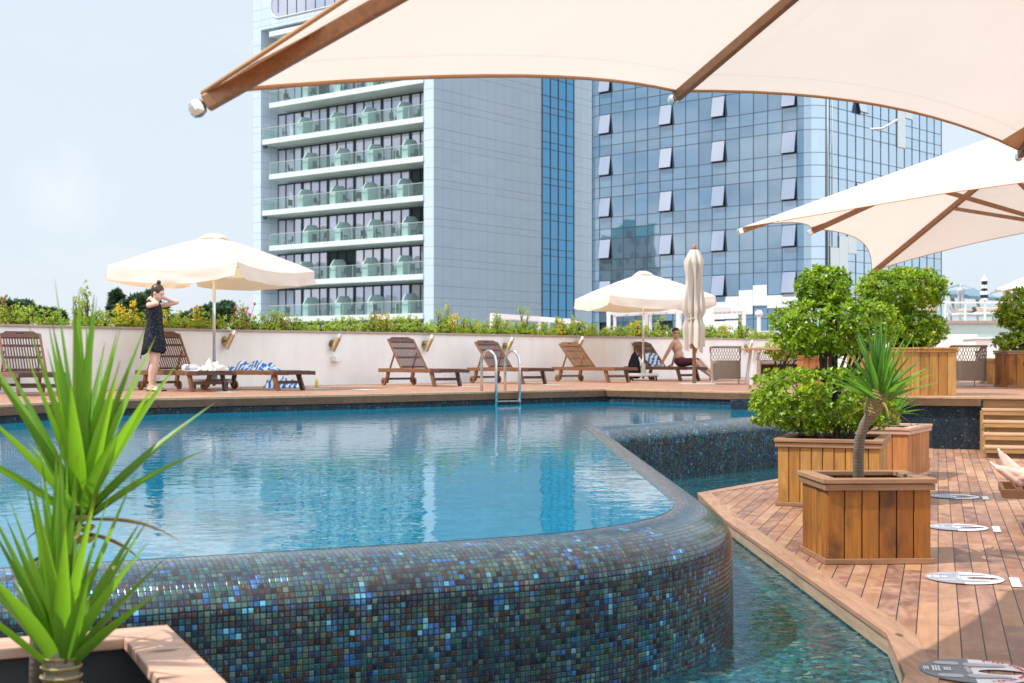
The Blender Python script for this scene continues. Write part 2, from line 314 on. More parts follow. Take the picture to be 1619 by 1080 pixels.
def fabric(name,color,trans,tc,fold=.0,rough=.85,scale=220):
    t=NT(name); v=t.coord(); w=t.noise(v,scale,2); soft=t.noise(v,2.2,3,.55)
    c=t.mix(soft,tuple(q*.94 for q in color),color); c=t.mix(t.math('MULTIPLY',w,.12),c,tuple(q*.8 for q in color))
    nm=t.bump(t.math('ADD',t.math('MULTIPLY',w,.02),t.math('MULTIPLY',soft,fold)),.5,.03)
    d=t.pbsdf(c,rough,0,nm,.2)
    tr=t.n('ShaderNodeBsdfTranslucent'); tr.inputs[0].default_value=tc+(1,); t.l(nm,tr.inputs[1])
    mx=t.n('ShaderNodeMixShader'); mx.inputs[0].default_value=trans; t.l(d,mx.inputs[1]); t.l(tr.outputs[0],mx.inputs[2])
    return t.done(mx.outputs[0])
M['canopy']=fabric('cream_canopy',(.86,.80,.74),.46,(.80,.67,.575),.25)
# the big canopies: fabric with panel seams and creases running to the corners (uses UV: across, along the rib)
def canopy_mat():
    t=NT('seamed_cream_canopy'); uv=t.n('ShaderNodeUVMap').outputs[0]; s,k,_=t.sep(uv); v=t.coord()
    w=t.noise(v,240,2); soft=t.noise(v,1.8,4,.6)
    es=t.math('MINIMUM',s,t.math('SUBTRACT',1.0,s))
    crz=t.noise(t.comb(t.math('MULTIPLY',s,26.0),t.math('MULTIPLY',k,1.6),3.0),1.0,3,.6)
    cam_=t.math('MULTIPLY',crz,t.ramp(es,[(0,(1,1,1)),(.28,(.12,.12,.12))]))
    seam=t.math('LESS_THAN',t.math('ABSOLUTE',t.math('SUBTRACT',k,.58)),.0022)
    seam2=t.math('LESS_THAN',t.math('ABSOLUTE',t.math('SUBTRACT',k,.965)),.0016)
    sm=t.math('MAXIMUM',seam,seam2)
    c=t.mix(soft,(.80,.745,.685),(.87,.81,.75)); c=t.mix(t.math('MULTIPLY',w,.12),c,(.68,.62,.56)); c=t.mix(t.math('MULTIPLY',sm,.08),c,(.45,.36,.28))
    nm=t.bump(t.math('ADD',t.math('ADD',t.math('MULTIPLY',w,.02),t.math('MULTIPLY',soft,.25)),t.math('MULTIPLY',cam_,.5)),.6,.03)
    d=t.pbsdf(c,.85,0,nm,.2); tr=t.n('ShaderNodeBsdfTranslucent'); tc_=t.mix(soft,(.77,.68,.61),(.83,.745,.68)); t.l(t.mix(t.math('MULTIPLY',sm,.15),tc_,(.4,.28,.2)),tr.inputs[0]); t.l(nm,tr.inputs[1])
    mx=t.n('ShaderNodeMixShader'); mx.inputs[0].default_value=.46; t.l(d,mx.inputs[1]); t.l(tr.outputs[0],mx.inputs[2]); return t.done(mx.outputs[0])
M['canopy']=canopy_mat()
M['canopy_w']=fabric('white_canopy',(.87,.84,.80),.40,(.95,.74,.48),.5)
M['canopy_c']=fabric('beige_folded_canvas',(.66,.60,.53),.12,(.8,.7,.6),.8)
M['hem']=simple('tan_hem_binding',(.55,.31,.15),.7,var=.1)
M['pocket']=fabric('double_canvas_pocket',(.62,.42,.27),.25,(.75,.42,.22),.1)
M['beam']=wood_mat('umbrella_beam',[(0,(.33,.165,.08)),(1,(.40,.205,.10))],axis=1,dark=.15,gloss=.45,rough=.42)
M['wicker']=simple('brown_wicker',(.30,.235,.18),.65,var=.35,scale=60,bump=.6)
M['skin']=simple('skin',(.58,.34,.25),.45,var=.08,scale=14)
M['skin_pale']=simple('fair_skin',(.70,.47,.38),.45,var=.07,scale=14)
M['hair']=simple('brown_hair',(.055,.028,.014),.4,var=.3,scale=40)
M['hair_d']=simple('dark_hair',(.015,.011,.01),.45,var=.3,scale=40)
t=NT('dark_dotted_dress'); v=t.coord(); k=t.n('ShaderNodeTexVoronoi'); t.l(v,k.inputs['Vector']); k.inputs['Scale'].default_value=42
M['dress']=t.done(t.pbsdf(t.ramp(k.outputs['Distance'],[(.16,(.20,.22,.26)),(.24,(.012,.014,.022))]),.8,spec=.2))
t=NT('dark_plaid_shorts'); v=t.coord(); x,y,z=t.sep(v)
M['shorts']=t.done(t.pbsdf(t.mix(t.math('LESS_THAN',t.math('FRACT',t.math('MULTIPLY',x,22.0)),.18),t.mix(t.math('LESS_THAN',t.math('FRACT',t.math('MULTIPLY',z,24.0)),.15),(.045,.018,.028),(.25,.06,.07)),(.18,.05,.06)),.85,spec=.2))
t=NT('blue_white_towel'); v=t.coord(); wv=t.n('ShaderNodeTexWave'); t.l(t.mapping(v,scale=(1,.6,1),rot=(0,0,.5)),wv.inputs['Vector']); wv.inputs['Scale'].default_value=4.2; wv.inputs['Distortion'].default_value=5.0; wv.inputs['Detail'].default_value=1
M['towel']=t.done(t.pbsdf(t.ramp(wv.outputs['Fac'],[(.47,(.05,.19,.55)),(.53,(.78,.80,.84))]),.95,normal=t.bump(t.noise(v,150,2),.5,.004),spec=.1))
M['cloth_w']=simple('cream_cloth',(.66,.62,.54),.9,var=.12,scale=20,bump=.4)
M['cloth_b']=simple('black_cloth',(.012,.012,.016),.9,var=.3,scale=20,bump=.4)
def leaf_mat(name,c0,c1,c2,trans=.35,rough=.35,yellow=None):
    t=NT(name); ri=t.geo('Random Per Island'); pos=t.geo('Position')
    cl=t.noise(pos,3.2,2)
    f=t.math('ADD',t.math('MULTIPLY',ri,.65),t.math('MULTIPLY',cl,.5),clamp=True)
    st=[(.15,c0),(.55,c1),(.9,c2)]
    if yellow: st=[(.12,c0),(.5,c1),(.82,c2),(.96,yellow)]
    c=t.ramp(f,st)
    d=t.pbsdf(c,rough,0,None,.5)
    tr=t.n('ShaderNodeBsdfTranslucent'); t.l(t.mix(.5,c,t.mix(1.0,c,(1.9,1.8,.6),'MULTIPLY')),tr.inputs[0])
    mx=t.n('ShaderNodeMixShader'); mx.inputs[0].default_value=trans; t.l(d,mx.inputs[1]); t.l(tr.outputs[0],mx.inputs[2])
    return t.done(mx.outputs[0])
M['leaf']=leaf_mat('glossy_bush_leaf',(.055,.13,.008),(.20,.34,.014),(.36,.50,.022),yellow=(.58,.56,.04))
M['leaf_h']=leaf_mat('hedge_leaf',(.14,.25,.03),(.32,.46,.05),(.50,.58,.09),yellow=(.66,.60,.11),rough=.5)
M['leaf_y']=leaf_mat('yellow_shrub_leaf',(.60,.50,.03),(.78,.64,.05),(.84,.72,.10),rough=.5)
M['leaf_r']=leaf_mat('reddish_shrub_leaf',(.16,.20,.04),(.30,.26,.07),(.42,.14,.06),rough=.5)
M['cedar']=leaf_mat('dark_cedar_needles',(.018,.05,.022),(.035,.085,.035),(.06,.12,.05),trans=.15,rough=.6)
M['bark']=simple('grey_bark',(.16,.12,.09),.9,var=.4,scale=25,bump=.8)
M['bark_d']=simple('dark_stem',(.06,.042,.03),.85,var=.4,scale=30,bump=.6)
def yucca_mat(name,c0,c1):
    t=NT(name); ri=t.geo('Random Per Island'); uv=t.n('ShaderNodeUVMap').outputs[0]; x,y,z=t.sep(uv)
    c=t.mix(ri,c0,c1)
    ln=t.noise(t.comb(t.math('MULTIPLY',x,26.0),t.math('MULTIPLY',y,1.5),t.math('MULTIPLY',ri,20.0)),1.0,3,.6)
    c=t.mix(t.math('MULTIPLY',ln,.35),c,tuple(min(1,q*1.7) for q in c1))
    c=t.mix(t.ramp(y,[(.90,(0,0,0)),(1,(1,1,1))]),c,(.13,.08,.03))
    d=t.pbsdf(c,.36,0,t.bump(ln,.15,.003),.5)
    tr=t.n('ShaderNodeBsdfTranslucent'); t.l(t.mix(1.0,c,(1.7,1.9,.5),'MULTIPLY'),tr.inputs[0])
    mx=t.n('ShaderNodeMixShader'); mx.inputs[0].default_value=.42; t.l(d,mx.inputs[1]); t.l(tr.outputs[0],mx.inputs[2])
    return t.done(mx.outputs[0])
M['yucca']=yucca_mat('yucca_blade',(.045,.13,.022),(.21,.38,.04))
M['yucca_g']=yucca_mat('yucca_blade_bluish',(.06,.16,.05),(.15,.30,.07))
M['dry']=simple('dry_brown_leaf',(.30,.19,.08),.8,var=.3,scale=12)
t=NT('yucca_trunk'); v=t.coord(); x,y,z=t.sep(v); rg=t.math('FRACT',t.math('ADD',t.math('MULTIPLY',z,55.0),t.math('MULTIPLY',t.noise(v,14,2),1.3)))
M['ytrunk']=t.done(t.pbsdf(t.mix(t.noise(v,22,4),t.mix(rg,(.07,.05,.035),(.34,.27,.20)),(.28,.23,.19)),.9,normal=t.bump(rg,.8,.008),spec=.2))
M['ycrown']=simple('leaf_scar_crown',(.36,.27,.12),.85,var=.5,scale=45,bump=.6)
# ------------------------------------------------------------------ world and sun
w=bpy.data.worlds.new('World'); scn.world=w; w.use_nodes=True; wt=w.node_tree; wt.nodes.clear()
SUN=Vector((-.96*math.cos(R(53)),-.28*math.cos(R(53)),math.sin(R(53)))).normalized()
sk=wt.nodes.new('ShaderNodeTexSky'); sk.sky_type='NISHITA'; sk.sun_disc=False; sk.sun_elevation=R(53); sk.sun_rotation=math.atan2(-.96,-.28)
sk.altitude=50; sk.air_density=1.0; sk.dust_density=2.6; sk.ozone_density=1.0
bg=wt.nodes.new('ShaderNodeBackground'); bg.inputs[1].default_value=.15
ou=wt.nodes.new('ShaderNodeOutputWorld')
tc=wt.nodes.new('ShaderNodeTexCoord'); mp=wt.nodes.new('ShaderNodeMapping'); mp.inputs['Scale'].default_value=(1.0,1.0,2.6)
nz=wt.nodes.new('ShaderNodeTexNoise'); nz.inputs['Scale'].default_value=3.1; nz.inputs['Detail'].default_value=7; nz.inputs['Roughness'].default_value=.6; nz.inputs['Distortion'].default_value=.4
rp=wt.nodes.new('ShaderNodeValToRGB'); rp.color_ramp.elements[0].position=.50; rp.color_ramp.elements[1].position=.70
mxw=wt.nodes.new('ShaderNodeMix'); mxw.data_type='RGBA'
hz=wt.nodes.new('ShaderNodeMix'); hz.data_type='RGBA'; hz.inputs[0].default_value=.85; hz.inputs[7].default_value=(5.55,6.25,6.9,1)
cl=wt.nodes.new('ShaderNodeMix'); cl.data_type='RGBA'; cl.inputs[7].default_value=(6.1,6.35,6.7,1)
cd=wt.nodes.new('ShaderNodeVectorMath'); cd.operation='DOT_PRODUCT'; cd.inputs[1].default_value=Vector((-.326,1,.126)).normalized(); cn_=wt.nodes.new('ShaderNodeTexNoise'); cn_.inputs['Scale'].default_value=22; cn_.inputs['Detail'].default_value=5
cr=wt.nodes.new('ShaderNodeMapRange'); cr.inputs[1].default_value=.9992; cr.inputs[2].default_value=1.0004; cm=wt.nodes.new('ShaderNodeMath'); cm.operation='MULTIPLY'; ck=wt.nodes.new('ShaderNodeMapRange'); ck.inputs[1].default_value=.36; ck.inputs[2].default_value=.62
for a_,b_ in ((tc.outputs['Generated'],cd.inputs[0]),(tc.outputs['Generated'],cn_.inputs['Vector']),(cd.outputs['Value'],cr.inputs[0]),(cn_.outputs['Fac'],ck.inputs[0]),(cr.outputs[0],cm.inputs[0]),(ck.outputs[0],cm.inputs[1]),(cm.outputs[0],cl.inputs[0])): wt.links.new(a_,b_)
# deeper blue sky with separate clouds far to the left of the photographer (mirrored by the glass building)
lf=wt.nodes.new('ShaderNodeMix'); lf.data_type='RGBA'; lc=wt.nodes.new('ShaderNodeMix'); lc.data_type='RGBA'; lc.inputs[6].default_value=(2.2,3.3,4.7,1); lc.inputs[7].default_value=(6.2,6.4,6.7,1)
lr=wt.nodes.new('ShaderNodeValToRGB'); lr.color_ramp.elements[0].position=.43; lr.color_ramp.elements[1].position=.62; ln2=wt.nodes.new('ShaderNodeTexNoise'); ln2.inputs['Scale'].default_value=6.5; ln2.inputs['Detail'].default_value=7; ln2.inputs['Roughness'].default_value=.6; ln2.inputs['Distortion'].default_value=.5
sx=wt.nodes.new('ShaderNodeSeparateXYZ'); lm_=wt.nodes.new('ShaderNodeMapRange'); lm_.inputs[1].default_value=-.5; lm_.inputs[2].default_value=-.75
for a_,b_ in ((tc.outputs['Generated'],ln2.inputs['Vector']),(ln2.outputs['Fac'],lr.inputs[0]),(lr.outputs[0],lc.inputs[0]),(tc.outputs['Generated'],sx.inputs[0]),(sx.outputs[0],lm_.inputs[0]),(lm_.outputs[0],lf.inputs[0]),(lc.outputs[2],lf.inputs[7])): wt.links.new(a_,b_)
gl_=wt.nodes.new('ShaderNodeMix'); gl_.data_type='RGBA'; gl_.blend_type='MULTIPLY'; gl_.inputs[0].default_value=1  # extra sky brightness added behind right of the camera to fill the shaded wall
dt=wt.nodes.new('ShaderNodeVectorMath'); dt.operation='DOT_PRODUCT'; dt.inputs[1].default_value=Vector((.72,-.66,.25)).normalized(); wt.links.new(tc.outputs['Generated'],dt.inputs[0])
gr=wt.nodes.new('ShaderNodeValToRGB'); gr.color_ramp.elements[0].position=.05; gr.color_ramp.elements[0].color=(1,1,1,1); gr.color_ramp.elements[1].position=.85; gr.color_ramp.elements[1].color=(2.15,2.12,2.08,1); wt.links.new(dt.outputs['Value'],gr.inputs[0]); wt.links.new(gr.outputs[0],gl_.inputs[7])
mul=wt.nodes.new('ShaderNodeMath'); mul.operation='MULTIPLY'; mul.inputs[1].default_value=.55
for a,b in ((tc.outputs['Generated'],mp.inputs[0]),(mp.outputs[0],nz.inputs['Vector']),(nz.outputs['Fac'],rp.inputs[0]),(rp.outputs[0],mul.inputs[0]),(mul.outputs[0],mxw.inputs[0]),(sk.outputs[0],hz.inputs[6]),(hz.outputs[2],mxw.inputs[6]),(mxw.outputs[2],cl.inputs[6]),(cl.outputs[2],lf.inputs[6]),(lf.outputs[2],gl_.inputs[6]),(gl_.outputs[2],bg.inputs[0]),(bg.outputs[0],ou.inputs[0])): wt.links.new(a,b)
mxw.inputs[7].default_value=(6.0,6.25,6.5,1)
sl=bpy.data.lights.new('sun','SUN'); sl.energy=5.0; sl.angle=R(.53); sl.color=(1,.955,.89)
so=bpy.data.objects.new('sun',sl); col.objects.link(so); so.rotation_euler=SUN.to_track_quat('Z','Y').to_euler(); so.location=(-20,-10,40)
cam=bpy.data.cameras.new('camera'); co=bpy.data.objects.new('camera',cam); col.objects.link(co); scn.camera=co
co.location=(0,0,CZ); co.rotation_euler=(R(90),0,0); cam.sensor_width=36; cam.lens=36*F/1619; cam.shift_y=25/1619; cam.clip_end=20000; cam.clip_start=.05
cam.dof.use_dof=True; cam.dof.focus_distance=9.5; cam.dof.aperture_fstop=6.3
scn.view_settings.view_transform='Standard'; scn.view_settings.look='None'; scn.view_settings.exposure=0
scn.cycles.max_bounces=10; scn.cycles.transparent_max_bounces=16; scn.cycles.sample_clamp_indirect=6; scn.cycles.caustics_reflective=False; scn.cycles.caustics_refractive=False
# ------------------------------------------------------------------ decks, pool, walls
def V2(x,y): return Vector((x,y,0))
def fillet(pts,rad,n=14):
    out=[pts[0]]
    for i in range(1,len(pts)-1):
        a=(pts[i-1]-pts[i]).normalized(); b=(pts[i+1]-pts[i]).normalized(); r=rad[i-1]
        th=a.angle(b); T=r/math.tan(th/2); c=pts[i]+(a+b).normalized()*(r/math.sin(th/2))
        p0=pts[i]+a*T; p1=pts[i]+b*T; a0=math.atan2(p0.y-c.y,p0.x-c.x); a1=math.atan2(p1.y-c.y,p1.x-c.x)
        d=(a1-a0+math.pi)%(2*math.pi)-math.pi
        out+=[V2(c.x+r*math.cos(a0+d*k/n),c.y+r*math.sin(a0+d*k/n)) for k in range(n+1)]
    return out+[pts[-1]]
def dens(pts,step):
    o=[pts[0]]
    for a,b in zip(pts,pts[1:]):
        k=max(1,int((b-a).length/step)); o+=[a.lerp(b,j/k) for j in range(1,k+1)]
    return o
rim_ctrl=[V2(-9,1.55),V2(-2.4,4.33),V2(-.27,5.30),V2(.78,5.86),V2(.70,13.92),V2(4.30,18.09)]
rim=dens(fillet(rim_ctrl,[9,6,1.5,.55]),.25)
def normals(p):
    o=[]
    for i in range(len(p)):
        d=(p[min(i+1,len(p)-1)]-p[max(i-1,0)]).normalized(); o.append(V2(d.y,-d.x))
    return o
rn=normals(rim)
prof=[(0,-.85),(0,.474),(.012,.484),(.045,.486)]
for k in range(1,15):
    a=math.pi/2*(1-k/14); prof.append((.045+.255*math.cos(a)**1.0,.325+.161*math.sin(a)))
prof+=[(.302,.2),(.305,0),(.305,-.62)]
arc=[0]
for a,b in zip(prof,prof[1:]): arc.append(arc[-1]+math.hypot(a[0]-b[0],a[1]-b[1]))
# arc length measured on a line midway over the rim so tiles keep their size
ln=[0]; outp=[p+n*.15 for p,n in zip(rim,rn)]
for a,b in zip(outp,outp[1:]): ln.append(ln[-1]+(a-b).length)
mb=MB(); uv=[]
mb.loft([[Vector((p.x+n.x*d,p.y+n.y*d,z)) for d,z in prof] for p,n in zip(rim,rn)],closed=False)
for s_ in ln:
    for a in arc: uv.append((s_,a))
w=obj('infinity_edge_wall',mb,M['mosaic'],smooth=True,uv=uv)
tag(w,'curving overflow wall of the pool faced with blue and green glass mosaic','pool wall')
# pool: water, floor, far side
far=[V2(-11,8.2),P(0,641,ZU).to_2d().to_3d(),P(167,632,ZU).to_2d().to_3d(),P(540,625,ZU).to_2d().to_3d(),P(760,620,ZU).to_2d().to_3d(),P(957,615.7,ZU).to_2d().to_3d(),P(1079,618,ZU).to_2d().to_3d(),P(1192,620.5,ZU).to_2d().to_3d(),V2(3.75,18.363)]
far=[V2(p.x,p.y) for p in far]
pool=[V2(p.x+n.x*.02,p.y+n.y*.02) for p,n in zip(rim,rn)]+[V2(4.2,18.2)]+far[::-1][1:]
def sheet(name,poly,z,mat,kind='structure',uvw=True):
    poly=list(poly); ar=sum(poly[i-1][0]*poly[i][1]-poly[i][0]*poly[i-1][1] for i in range(len(poly)))
    if ar<0: poly=poly[::-1]
    mb=MB(); mb.add([(p[0],p[1],z) for p in poly],[tuple(range(len(poly)))])
    o=obj(name,mb,mat,uv=[(p[0],p[1]) for p in poly],recalc=False); o['kind']=kind
    return o
sheet('pool_water',pool,.4855,M['water'])
sheet('pool_floor',[(-12,1),(4.2,1),(4.2,23),(-12,23)],-.30,M['mosaic_p'])
def strip(name,pts,z0,z1,mat,off=0,kind='structure'):
    ns=normals(pts); mb=MB(); uv=[]; s=0
    rings=[]
    for i,(p,n) in enumerate(zip(pts,ns)):
        if i: s+=(pts[i]-pts[i-1]).length
        q=p+n*off; rings.append([Vector((q.x,q.y,z0)),Vector((q.x,q.y,z1))]); uv+=[(s,z0),(s,z1)]
    mb.loft(rings,closed=False); o=obj(name,mb,mat,uv=uv); o['kind']=kind; return o
strip('pool_side',far,-.85,.565,M['mosaic_d'],0.0)
# upper deck sheet and its fascia board
back=[V2(45,5.39),V2(45,75),V2(-60,75),V2(-60,8.2)]
RD=V2(.954,-.30)
sheet('upper_deck',far+back,ZU,M['deck_up'])
def slab(name,pts,wd,z0,z1,mat,seg=None,side=1,out=0.0,thingy=None):
    ns=[]
    k=len(pts)
    for i in range(k):
        if 0<i<k-1:
            a=(pts[i]-pts[i-1]).normalized(); b=(pts[i+1]-pts[i]).normalized(); na=V2(a.y,-a.x); nb=V2(b.y,-b.x); m=(na+nb).normalized(); ns.append(m/m.dot(na))
        else:
            d=(pts[min(i+1,k-1)]-pts[max(i-1,0)]).normalized(); ns.append(V2(d.y,-d.x))
    mb=MB()
    for i in range(k-1):
        poly=[pts[i]+ns[i]*out,pts[i+1]+ns[i+1]*out,pts[i+1]-ns[i+1]*side*wd,pts[i]-ns[i]*side*wd]
        mb.prism([(p.x,p.y) for p in poly],z0,z1)
    return mb
fr=[far[0]]+far[1:]
struct('upper_deck_edge',slab('x',fr+[V2(6.08,17.63)],.13,ZU-.115,ZU+.004,None,side=1,out=.03),M['fascia'],bevel=.004)
struct('upper_deck_edge_top',slab('x',fr+[V2(6.08,17.63),V2(24,11.995)],.14,ZU-.02,ZU+.009,None,side=1,out=.034),M['tread'],bevel=.003)
# retaining wall with dark mosaic, bottom of the upper deck
o=strip('retaining_wall',[V2(3.0,18.64),V2(6.11,17.66)],-.6,ZU-.05,M['mosaic_d'],kind='structure'); del o['kind']
tag(o,'low dark blue mosaic retaining wall under the raised deck beside the wooden steps','retaining wall')
strip('deck_face',[V2(6.2,17.74),V2(24.1,12.11)],-.6,ZU-.05,M['mosaic_d'])
# lower deck
edge=[V2(-9,.1),V2(-.95,3.95),V2(1.36,4.75),V2(1.49,5.11),V2(1.637,5.90),V2(1.585,10.04),V2(1.65,12.0),V2(2.62,13.37),V2(4.92,16.25),V2(5.42,17.87)]
sheet('lower_deck',edge+[V2(24,12.03),V2(24,-7),V2(-9,-7)],0,M['deck'])
struct('lower_deck_edge',slab('x',edge,.11,-.022,.006,None,side=-1,out=-.014),M['edge'],bevel=.003)
struct('lower_deck_edge_board',slab('x',edge,.02,-.092,-.0225,None,side=-1,out=-.006),M['edge_side'],bevel=.002)
strip('deck_fascia',edge,-.62,-.09,M['mosaic_d'],off=-.004)
ro=[p+n*.2 for p,n in zip(rim,rn)]
ch=[V2(p.x,p.y) for p in ro]+[V2(5.4,17.8)]+[e-V2(0,0) for e in edge[::-1]]
nse=normals(edge)
ch=[V2(p.x,p.y) for p in ro]+[V2(5.45,17.88)]+[V2(e.x-n.x*-.03,e.y-n.y*-.03) for e,n in zip(edge[::-1],nse[::-1])]
sheet('channel_water',ch,ZC,M['water_c'])
sheet('channel_floor',ch,-.22,M['mosaic_c'])
# steps
t=thing('wooden_steps','five wooden steps climbing from the lower deck to the raised deck','steps',(6.08,17.63,0),math.atan2(-.30,.954))
for k in range(5):
    yf=-.3675*k; zt=ZU-.136*k
    if k: 
        m=MB()
        m.box((3.03,yf+.17,zt-.012),(6.05,.40,.024)); o=obj('tread',m,M['tread'],t,bevel=.004)
        m=MB(); m.box((3.03,yf-.012,zt-.045),(6.03,.022,.066)); obj('nosing_board',m,M['stair'],t,bevel=.003)
    m=MB(); m.box((3.03,yf+.06,zt-.09),(6.0,.024,.10)) if k<4 else m.box((3.03,yf+.04,zt-.082),(6.0,.03,.112)); obj('riser',m,M['stair'],t)
m=MB(); m.box((3.03,yf+.02,.028),(6.02,.03,.056)); obj('base_board',m,M['fascia'],t)
# stepped side panel (stringer)
m=MB(); poly=[(17.79,0.004),(17.79,ZU-.03)]
vs=[]; pr=[(.02,.004),(-1.44,.004),(-1.44,.105),(-1.08,.105),(-1.08,.24),(-.71,.24),(-.71,.375),(-.345,.375),(-.345,.51),(.02,.51)]
n=len(pr); vs=[(-.012,a,b) for a,b in pr]+[(.022,a,b) for a,b in pr]
m.add(vs,[tuple(range(n)),tuple(n+i for i in range(n))[::-1]]+[(i,(i+1)%n,n+(i+1)%n,n+i) for i in range(n)])
obj('side_panel',m,M['stair'],t)
# long white wall with coping
WA=V2(-13,14.2); WB=V2(8.6,37.2); WD=(WB-WA).normalized(); WN=V2(WD.y,-WD.x)     # WN points to the pool
wbase=[V2(-14,12.3),V2(-7.55,19.9),V2(-4.95,24.0),V2(-2.35,26.5),V2(1.05,30.3),V2(5.3,34.6),V2(7.0,36.6),V2(10.5,39)]
t=thing('garden_wall','long white rendered wall with stone coping behind the row of loungers','wall',(wbase[2].x,wbase[2].y,ZU))
HT=1.655
obj('wall_body',slab('x',wbase,.30,ZU-.1,HT,None,side=1),M['wall'],t,world=True)
obj('coping',slab('x',wbase,.33,HT,HT+.035,None,side=1,out=.035),M['capst'],t,world=True,bevel=.006)
def wallpt(px,z,out=0.0):
    # walk along the wall until its image column is px
    for a,b in zip(wbase,wbase[1:]):
        fa=CX+F*a.x/a.y; fb=CX+F*b.x/b.y
        if min(fa,fb)<=px<=max(fa,fb):
            lo,hi=0.0,1.0
            for _ in range(40):
                mi=(lo+hi)/2; q=a.lerp(b,mi)
                if CX+F*q.x/q.y<px: lo=mi
                else: hi=mi
            q=a.lerp(b,lo); d=(b-a).normalized(); n=V2(d.y,-d.x); r=q+n*out
            return Vector((r.x,r.y,z)),d,n
# wall lamps
names=['beside the umbrella over the strewn towels','above the small white floodlight','right of the first empty lounger','behind the pool ladder','right of the third empty lounger','behind the white umbrella pole near the seated man','beside the outdoor dining table']
lampgroup='tilted cylinder lamps along the white wall'
for (px,py,dx),nm in zip(((361,537,7),(531,542,7),(677,543,6),(804,546,6),(916,544,6),(1011,549,-4),(1185,548,6)),names):
    b,d,n=wallpt(px-6,1.0); sc=b.y/F; zc=CZ+(HY-py)*sc
    t=thing('wall_lamp','bronze cylinder wall lamp '+nm,'wall lamp',(b.x,b.y,zc),0,lampgroup)
    o=Vector((b.x,b.y,zc)); ax=(d*.35*(1 if dx>0 else -1)+n*.18+Vector((0,0,.8))).normalized(); c=o+n*.13
    m=MB(); m.tube([c-ax*.17,c+ax*.10],.05,12); obj('body',m,M['brass'],t,world=True)
    m=MB(); m.tube([c+ax*.10,c+ax*.175],.05,12); obj('lens',m,M['chrome'],t,world=True)
    m=MB(); m.tube([o+Vector((0,0,-.02)),c+Vector((0,0,-.02))],.02,8); m.tube([o+n*.0+Vector((0,0,-.02)),o+n*.02+Vector((0,0,-.02))],.08,14); obj('bracket',m,M['brass'],t,world=True)
b,d,n=wallpt(528,1.17); t=thing('floodlight','small white box floodlight fixed low on the white wall','floodlight',b)
m=MB(); rot=Matrix((d,n,Vector((0,0,1)))).transposed(); m.box(b+n*.10,(.17,.14,.10),rot); obj('housing',m,M['white'],t,world=True,bevel=.012)
m=MB(); m.tube([b,b+n*.05],.05,12); obj('mount',m,M['white'],t,world=True)
# ladder
L0=P(764.7,617,ZU); ed=(far[5]-far[4]).normalized(); en=V2(ed.y,-ed.x); L0=far[4]-en*.22+ed*.20
t=thing('pool_ladder','shiny steel pool ladder with two arched handrails','ladder',(L0.x,L0.y,ZU))
for s in (0,1):
    b=V2(L0.x,L0.y)+ed*(.47*s)
    pts=[Vector((b.x,b.y,ZU-.05)),Vector((b.x,b.y,ZU+.42))]
    for k in range(1,12):
        a=math.pi*k/12; q=b+en*(.17*(1-math.cos(a))); pts.append(Vector((q.x,q.y,ZU+.42+.20*math.sin(a))))
    q=b+en*.34; pts+=[Vector((q.x,q.y,ZU+.42)),Vector((q.x,q.y,-.2))]
    m=MB(); m.tube(pts,.022,10); obj('handrail',m,M['steel'],t,world=True,smooth=True)
for z in (.54,.26,0):
    m=MB(); a=V2(L0.x,L0.y)+en*.34; b=a+ed*.47; m.beam((a.x,a.y,z),(b.x,b.y,z),.07,.02); obj('rung',m,M['steel'],t,world=True)
